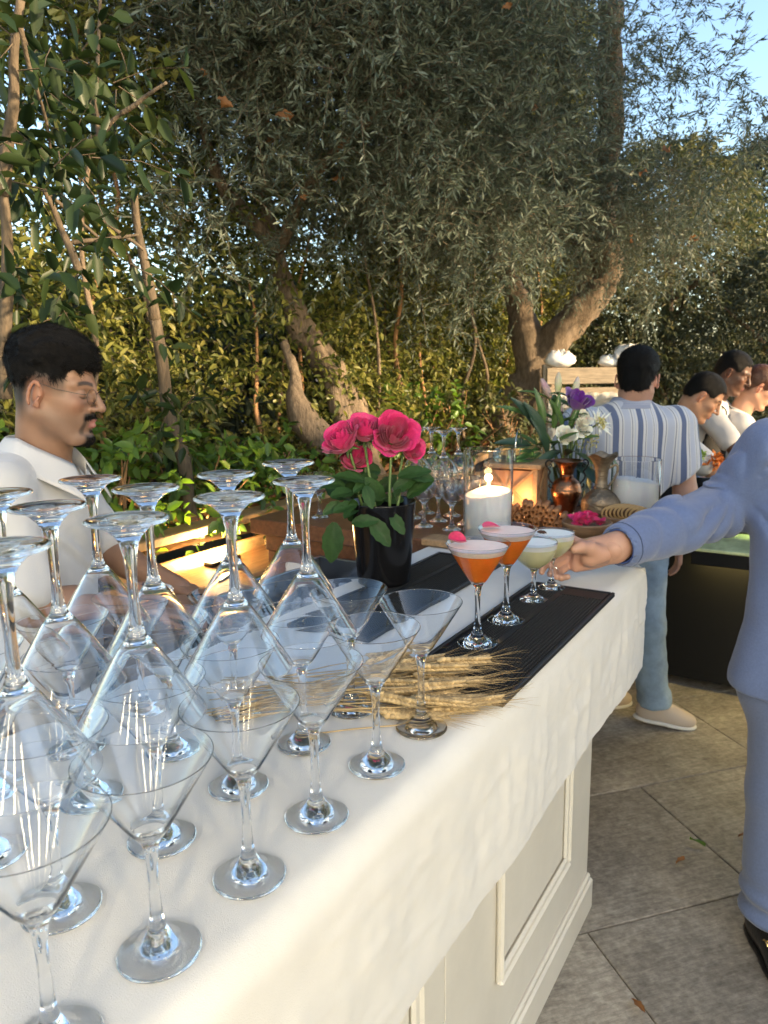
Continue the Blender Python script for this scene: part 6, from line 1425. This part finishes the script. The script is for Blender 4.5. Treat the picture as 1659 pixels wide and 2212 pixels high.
j.disp(suit_folds); jk = sm_.part('jacket', j, 'suit')
MT['seam'] = M('blue_seam', (.045, .066, .14), .9)
def seam(c, ax, r, wd=.0016, fl=None):
    c, F3 = Vector(c), frame(ax); P = [c + F3.to_3x3() @ Vector((math.cos(a) * r, math.sin(a) * r * (fl or 1), 0)) for a in np.linspace(0, 2 * math.pi, 49)]; mb = MB(); mb.tube(P, wd, 4, cap=False); o = sm_.mb('seam', mb, 'seam')
    md = o.modifiers.new('lie', 'SHRINKWRAP'); md.target = jk; md.offset = .0006
seam(wr + ax_ * .046, ax_, .062); seam(shR * .80 + el * .20 + (.0, 0, 0), (el - shR) * (1, .3, .6) + (-.12, 0, .02), .085)
cf = SDF(wr - .14, wr + .14, .0035); cf.cap(wr + ax_ * .010, wr + ax_ * .09, .0440, .0440, .002); cf.cap(wr - ax_ * .05, wr + ax_ * .13, .0385, .0385, .002, 'sub'); cf.cut(wr + ax_ * .030, -ax_); cf.cut(wr + ax_ * .08, ax_); sm_.part('lining', cf, 'lining')
s = SDF((.88, 1.66, .05), (1.46, 2.16, .92), .009); s.cap((1.12, 1.88, .84), (1.12, 1.88, .78), .17, .17, .05, flat=((0, 1, 0), .75))
s.chain([(1.085, 1.86, .80), (1.078, 1.85, .46), (1.072, 1.835, .10)], [.105, .086, .080], .03); s.chain([(1.22, 1.90, .80), (1.24, 1.92, .46), (1.25, 1.95, .10)], [.11, .09, .082], .03); s.cut((0, 0, .088), (0, 0, -1))
def trf(P): low = np.exp(-((P[:, 2] - .13) / .06) ** 2); return .012 * low * np.sin(P[:, 2] * 95 + 14 * P[:, 0]) + .003 * vfbm(P, 16, 3, (1, 1, .5))
s.disp(trf); sm_.part('trousers', s, 'suit_trouser')
shoe((1.055, 1.60, .0), (1.065, 1.905, .0), .108, 'leather', 'leather', sm_, .085); shoe((1.28, 1.72, .0), (1.25, 2.02, .0), .11, 'leather', 'leather', sm_, .085)
mb = MB()
for sx in (-1, 1): mb.tube(catmull([Vector((1.040 + sx * .036, 1.728 + dy, .0885 + dz)) for dy, dz in ((-.012, -.004), (-.004, .0035), (.006, .003), (.012, -.003))], 4), .0024, 6)
mb.tube([(1.004, 1.73, .0895), (1.040, 1.729, .0975), (1.076, 1.73, .0895)], .0026, 6); sm_.mb('shoe_bit', mb, 'brass')
Mh3 = hmat(Vector((1.11, 1.83, 1.70)), R(-100), R(6)); Vh, Fh, Ch = head_mesh(SK3, (.5, .2, .17), 0, h=.005, neck=tuple(Mh3.inverted() @ Vector((1.11, 1.88, 1.50)))); sm_.skin(xf(Vh, Mh3), Fh, Ch); V, F = hair_mesh('short', .006); sm_.part('hair', (xf(V, Mh3), F), 'hair')
# right hand: palm to the camera, thumb on the near side of the bowl, fingers curling behind and under it to the stem
G = np.array(W(1.624, -.556, MATZ)); k = SDF((.30, 1.58, 1.10), (.60, 1.80, 1.30), .0022)
F_ = lambda px, py, y: A3(at(px, py, y=y))
W0 = wr + ax_ * .02
pal = [F_(1262, 1178, 1.735), F_(1256, 1192, 1.738), F_(1249, 1208, 1.735), F_(1245, 1223, 1.725)]
for q, p in enumerate(pal): k.cap(W0 + (0, .004, .012 - .009 * q), p, .0235 - .001 * q, .0150, .014)
k.cap(W0, W0 + ax_ * .10, .033, .036, .02, flat=((0, 1, .2), .82)); k.ell(F_(1280, 1196, 1.722), (.046, .019, .034), .016, Rm=np.array(Matrix.Rotation(R(-18), 3, 'Y')))
k.ell(F_(1282, 1203, 1.695), (.030, .018, .022), .016, Rm=np.array(Matrix.Rotation(R(-25), 3, 'Y')))                    # ball of the thumb
k.chain([F_(1300, 1198, 1.700), F_(1274, 1184, 1.686), F_(1254, 1182, 1.672), F_(1240, 1187, 1.664)], [.0180, .0148, .0122, .0100], .012)   # thumb
k.chain([pal[0], F_(1238, 1166, 1.745), F_(1208, 1172, 1.742), F_(1188, 1186, 1.726)], [.0125, .0105, .0092, .0078], .004)   # index, behind the bowl
k.chain([pal[1], F_(1222, 1192, 1.750), F_(1192, 1208, 1.732), F_(1173, 1226, 1.706), F_(1170, 1235, 1.700)], [.0125, .0105, .0095, .0085, .0078], .004)
k.chain([pal[2], F_(1226, 1206, 1.748), F_(1198, 1222, 1.724), F_(1190, 1240, 1.698), F_(1202, 1246, 1.686)], [.0122, .0105, .0095, .0088, .0080], .004)
k.chain([pal[3], F_(1228, 1222, 1.738), F_(1208, 1237, 1.715), F_(1212, 1248, 1.690), F_(1226, 1246, 1.682)], [.0112, .0095, .0088, .0080, .0072], .004)
V, F = k.mesh(); C = np.tile(np.array(SK3), (len(V), 1)); red = np.exp(-(((V - pal[2]) ** 2).sum(1)) / .0012)[:, None]; C = C * (1 - .4 * red) + np.array([.52, .22, .16]) * .4 * red; sm_.skin(V, F, C)
V, F = arm(shR + (.01, 0, -.01), el, wr + ax_ * .01, (.05, .044, .04, .029)).mesh(); sm_.skin(V, F, SK3)
V, F = arm(shL, shL + (.09, -.02, -.30), shL + (.10, -.16, -.55)).mesh(); sm_.skin(V, F, SK3)
V, F = simple_hand(shL + (.10, -.16, -.55), (.05, -.2, -1), (.9, 0, 0), 1, 1.0, .4, .005).mesh(); sm_.skin(V, F, SK3); sm_.done()
mb = MB(); c = F_(1197, 1232, 1.711); a_ = F_(1198, 1222, 1.724) - F_(1190, 1240, 1.698); Mr = TR(c) @ frame(a_); mb.lathe([(.0098, -.0018), (.0112, -.0018), (.0114, 0), (.0112, .0018), (.0098, .0018), (.0098, -.0018)], 24, Mr); tag(mb.build('finger_ring', MT['chrome']), 'silver ring on the hand taking the drink', 'ring')

# ================================================================== light ropes hanging behind the camera, seen as bright lines in the glasses
pg = empty('timber_pergola', (.3, -1.5, 0), 'timber frame behind the viewer with light ropes hanging from it', 'frame')
for x in (-2.6, 2.6):
    mb = MB(); mb.box((0, 0, 1.5), (.09, .09, 3.0), bev=.006); mb.build('post', MT['wood_old'], pg, smooth=False, loc=(x, 0, 0))
mb = MB(); mb.box((0, 0, 3.05), (5.5, .09, .10), bev=.006); mb.build('beam', MT['wood_old'], pg, smooth=False)
ROPE = emitmat('warm_light_rope', (1.0, .82, .52), 40.0)
for k, x in enumerate((-1.7, -1.05, -.4, .25, .9, 1.6)):
    mb = MB(); mb.tube([(0, 0, 3.0), (.02, .01, 2.4), (-.01, -.01, 1.8), (.02, 0, 1.25 + .2 * (k % 3))], .022, 8)
    tag(mb.build('light_rope', ROPE, loc=(.3 + x, -1.5 + .05 * (k % 2), 0)), 'warm light rope, %s from the left, hanging on the frame behind the viewer' % ['first', 'second', 'third', 'fourth', 'fifth', 'sixth'][k], 'light rope', 'light ropes behind the viewer')
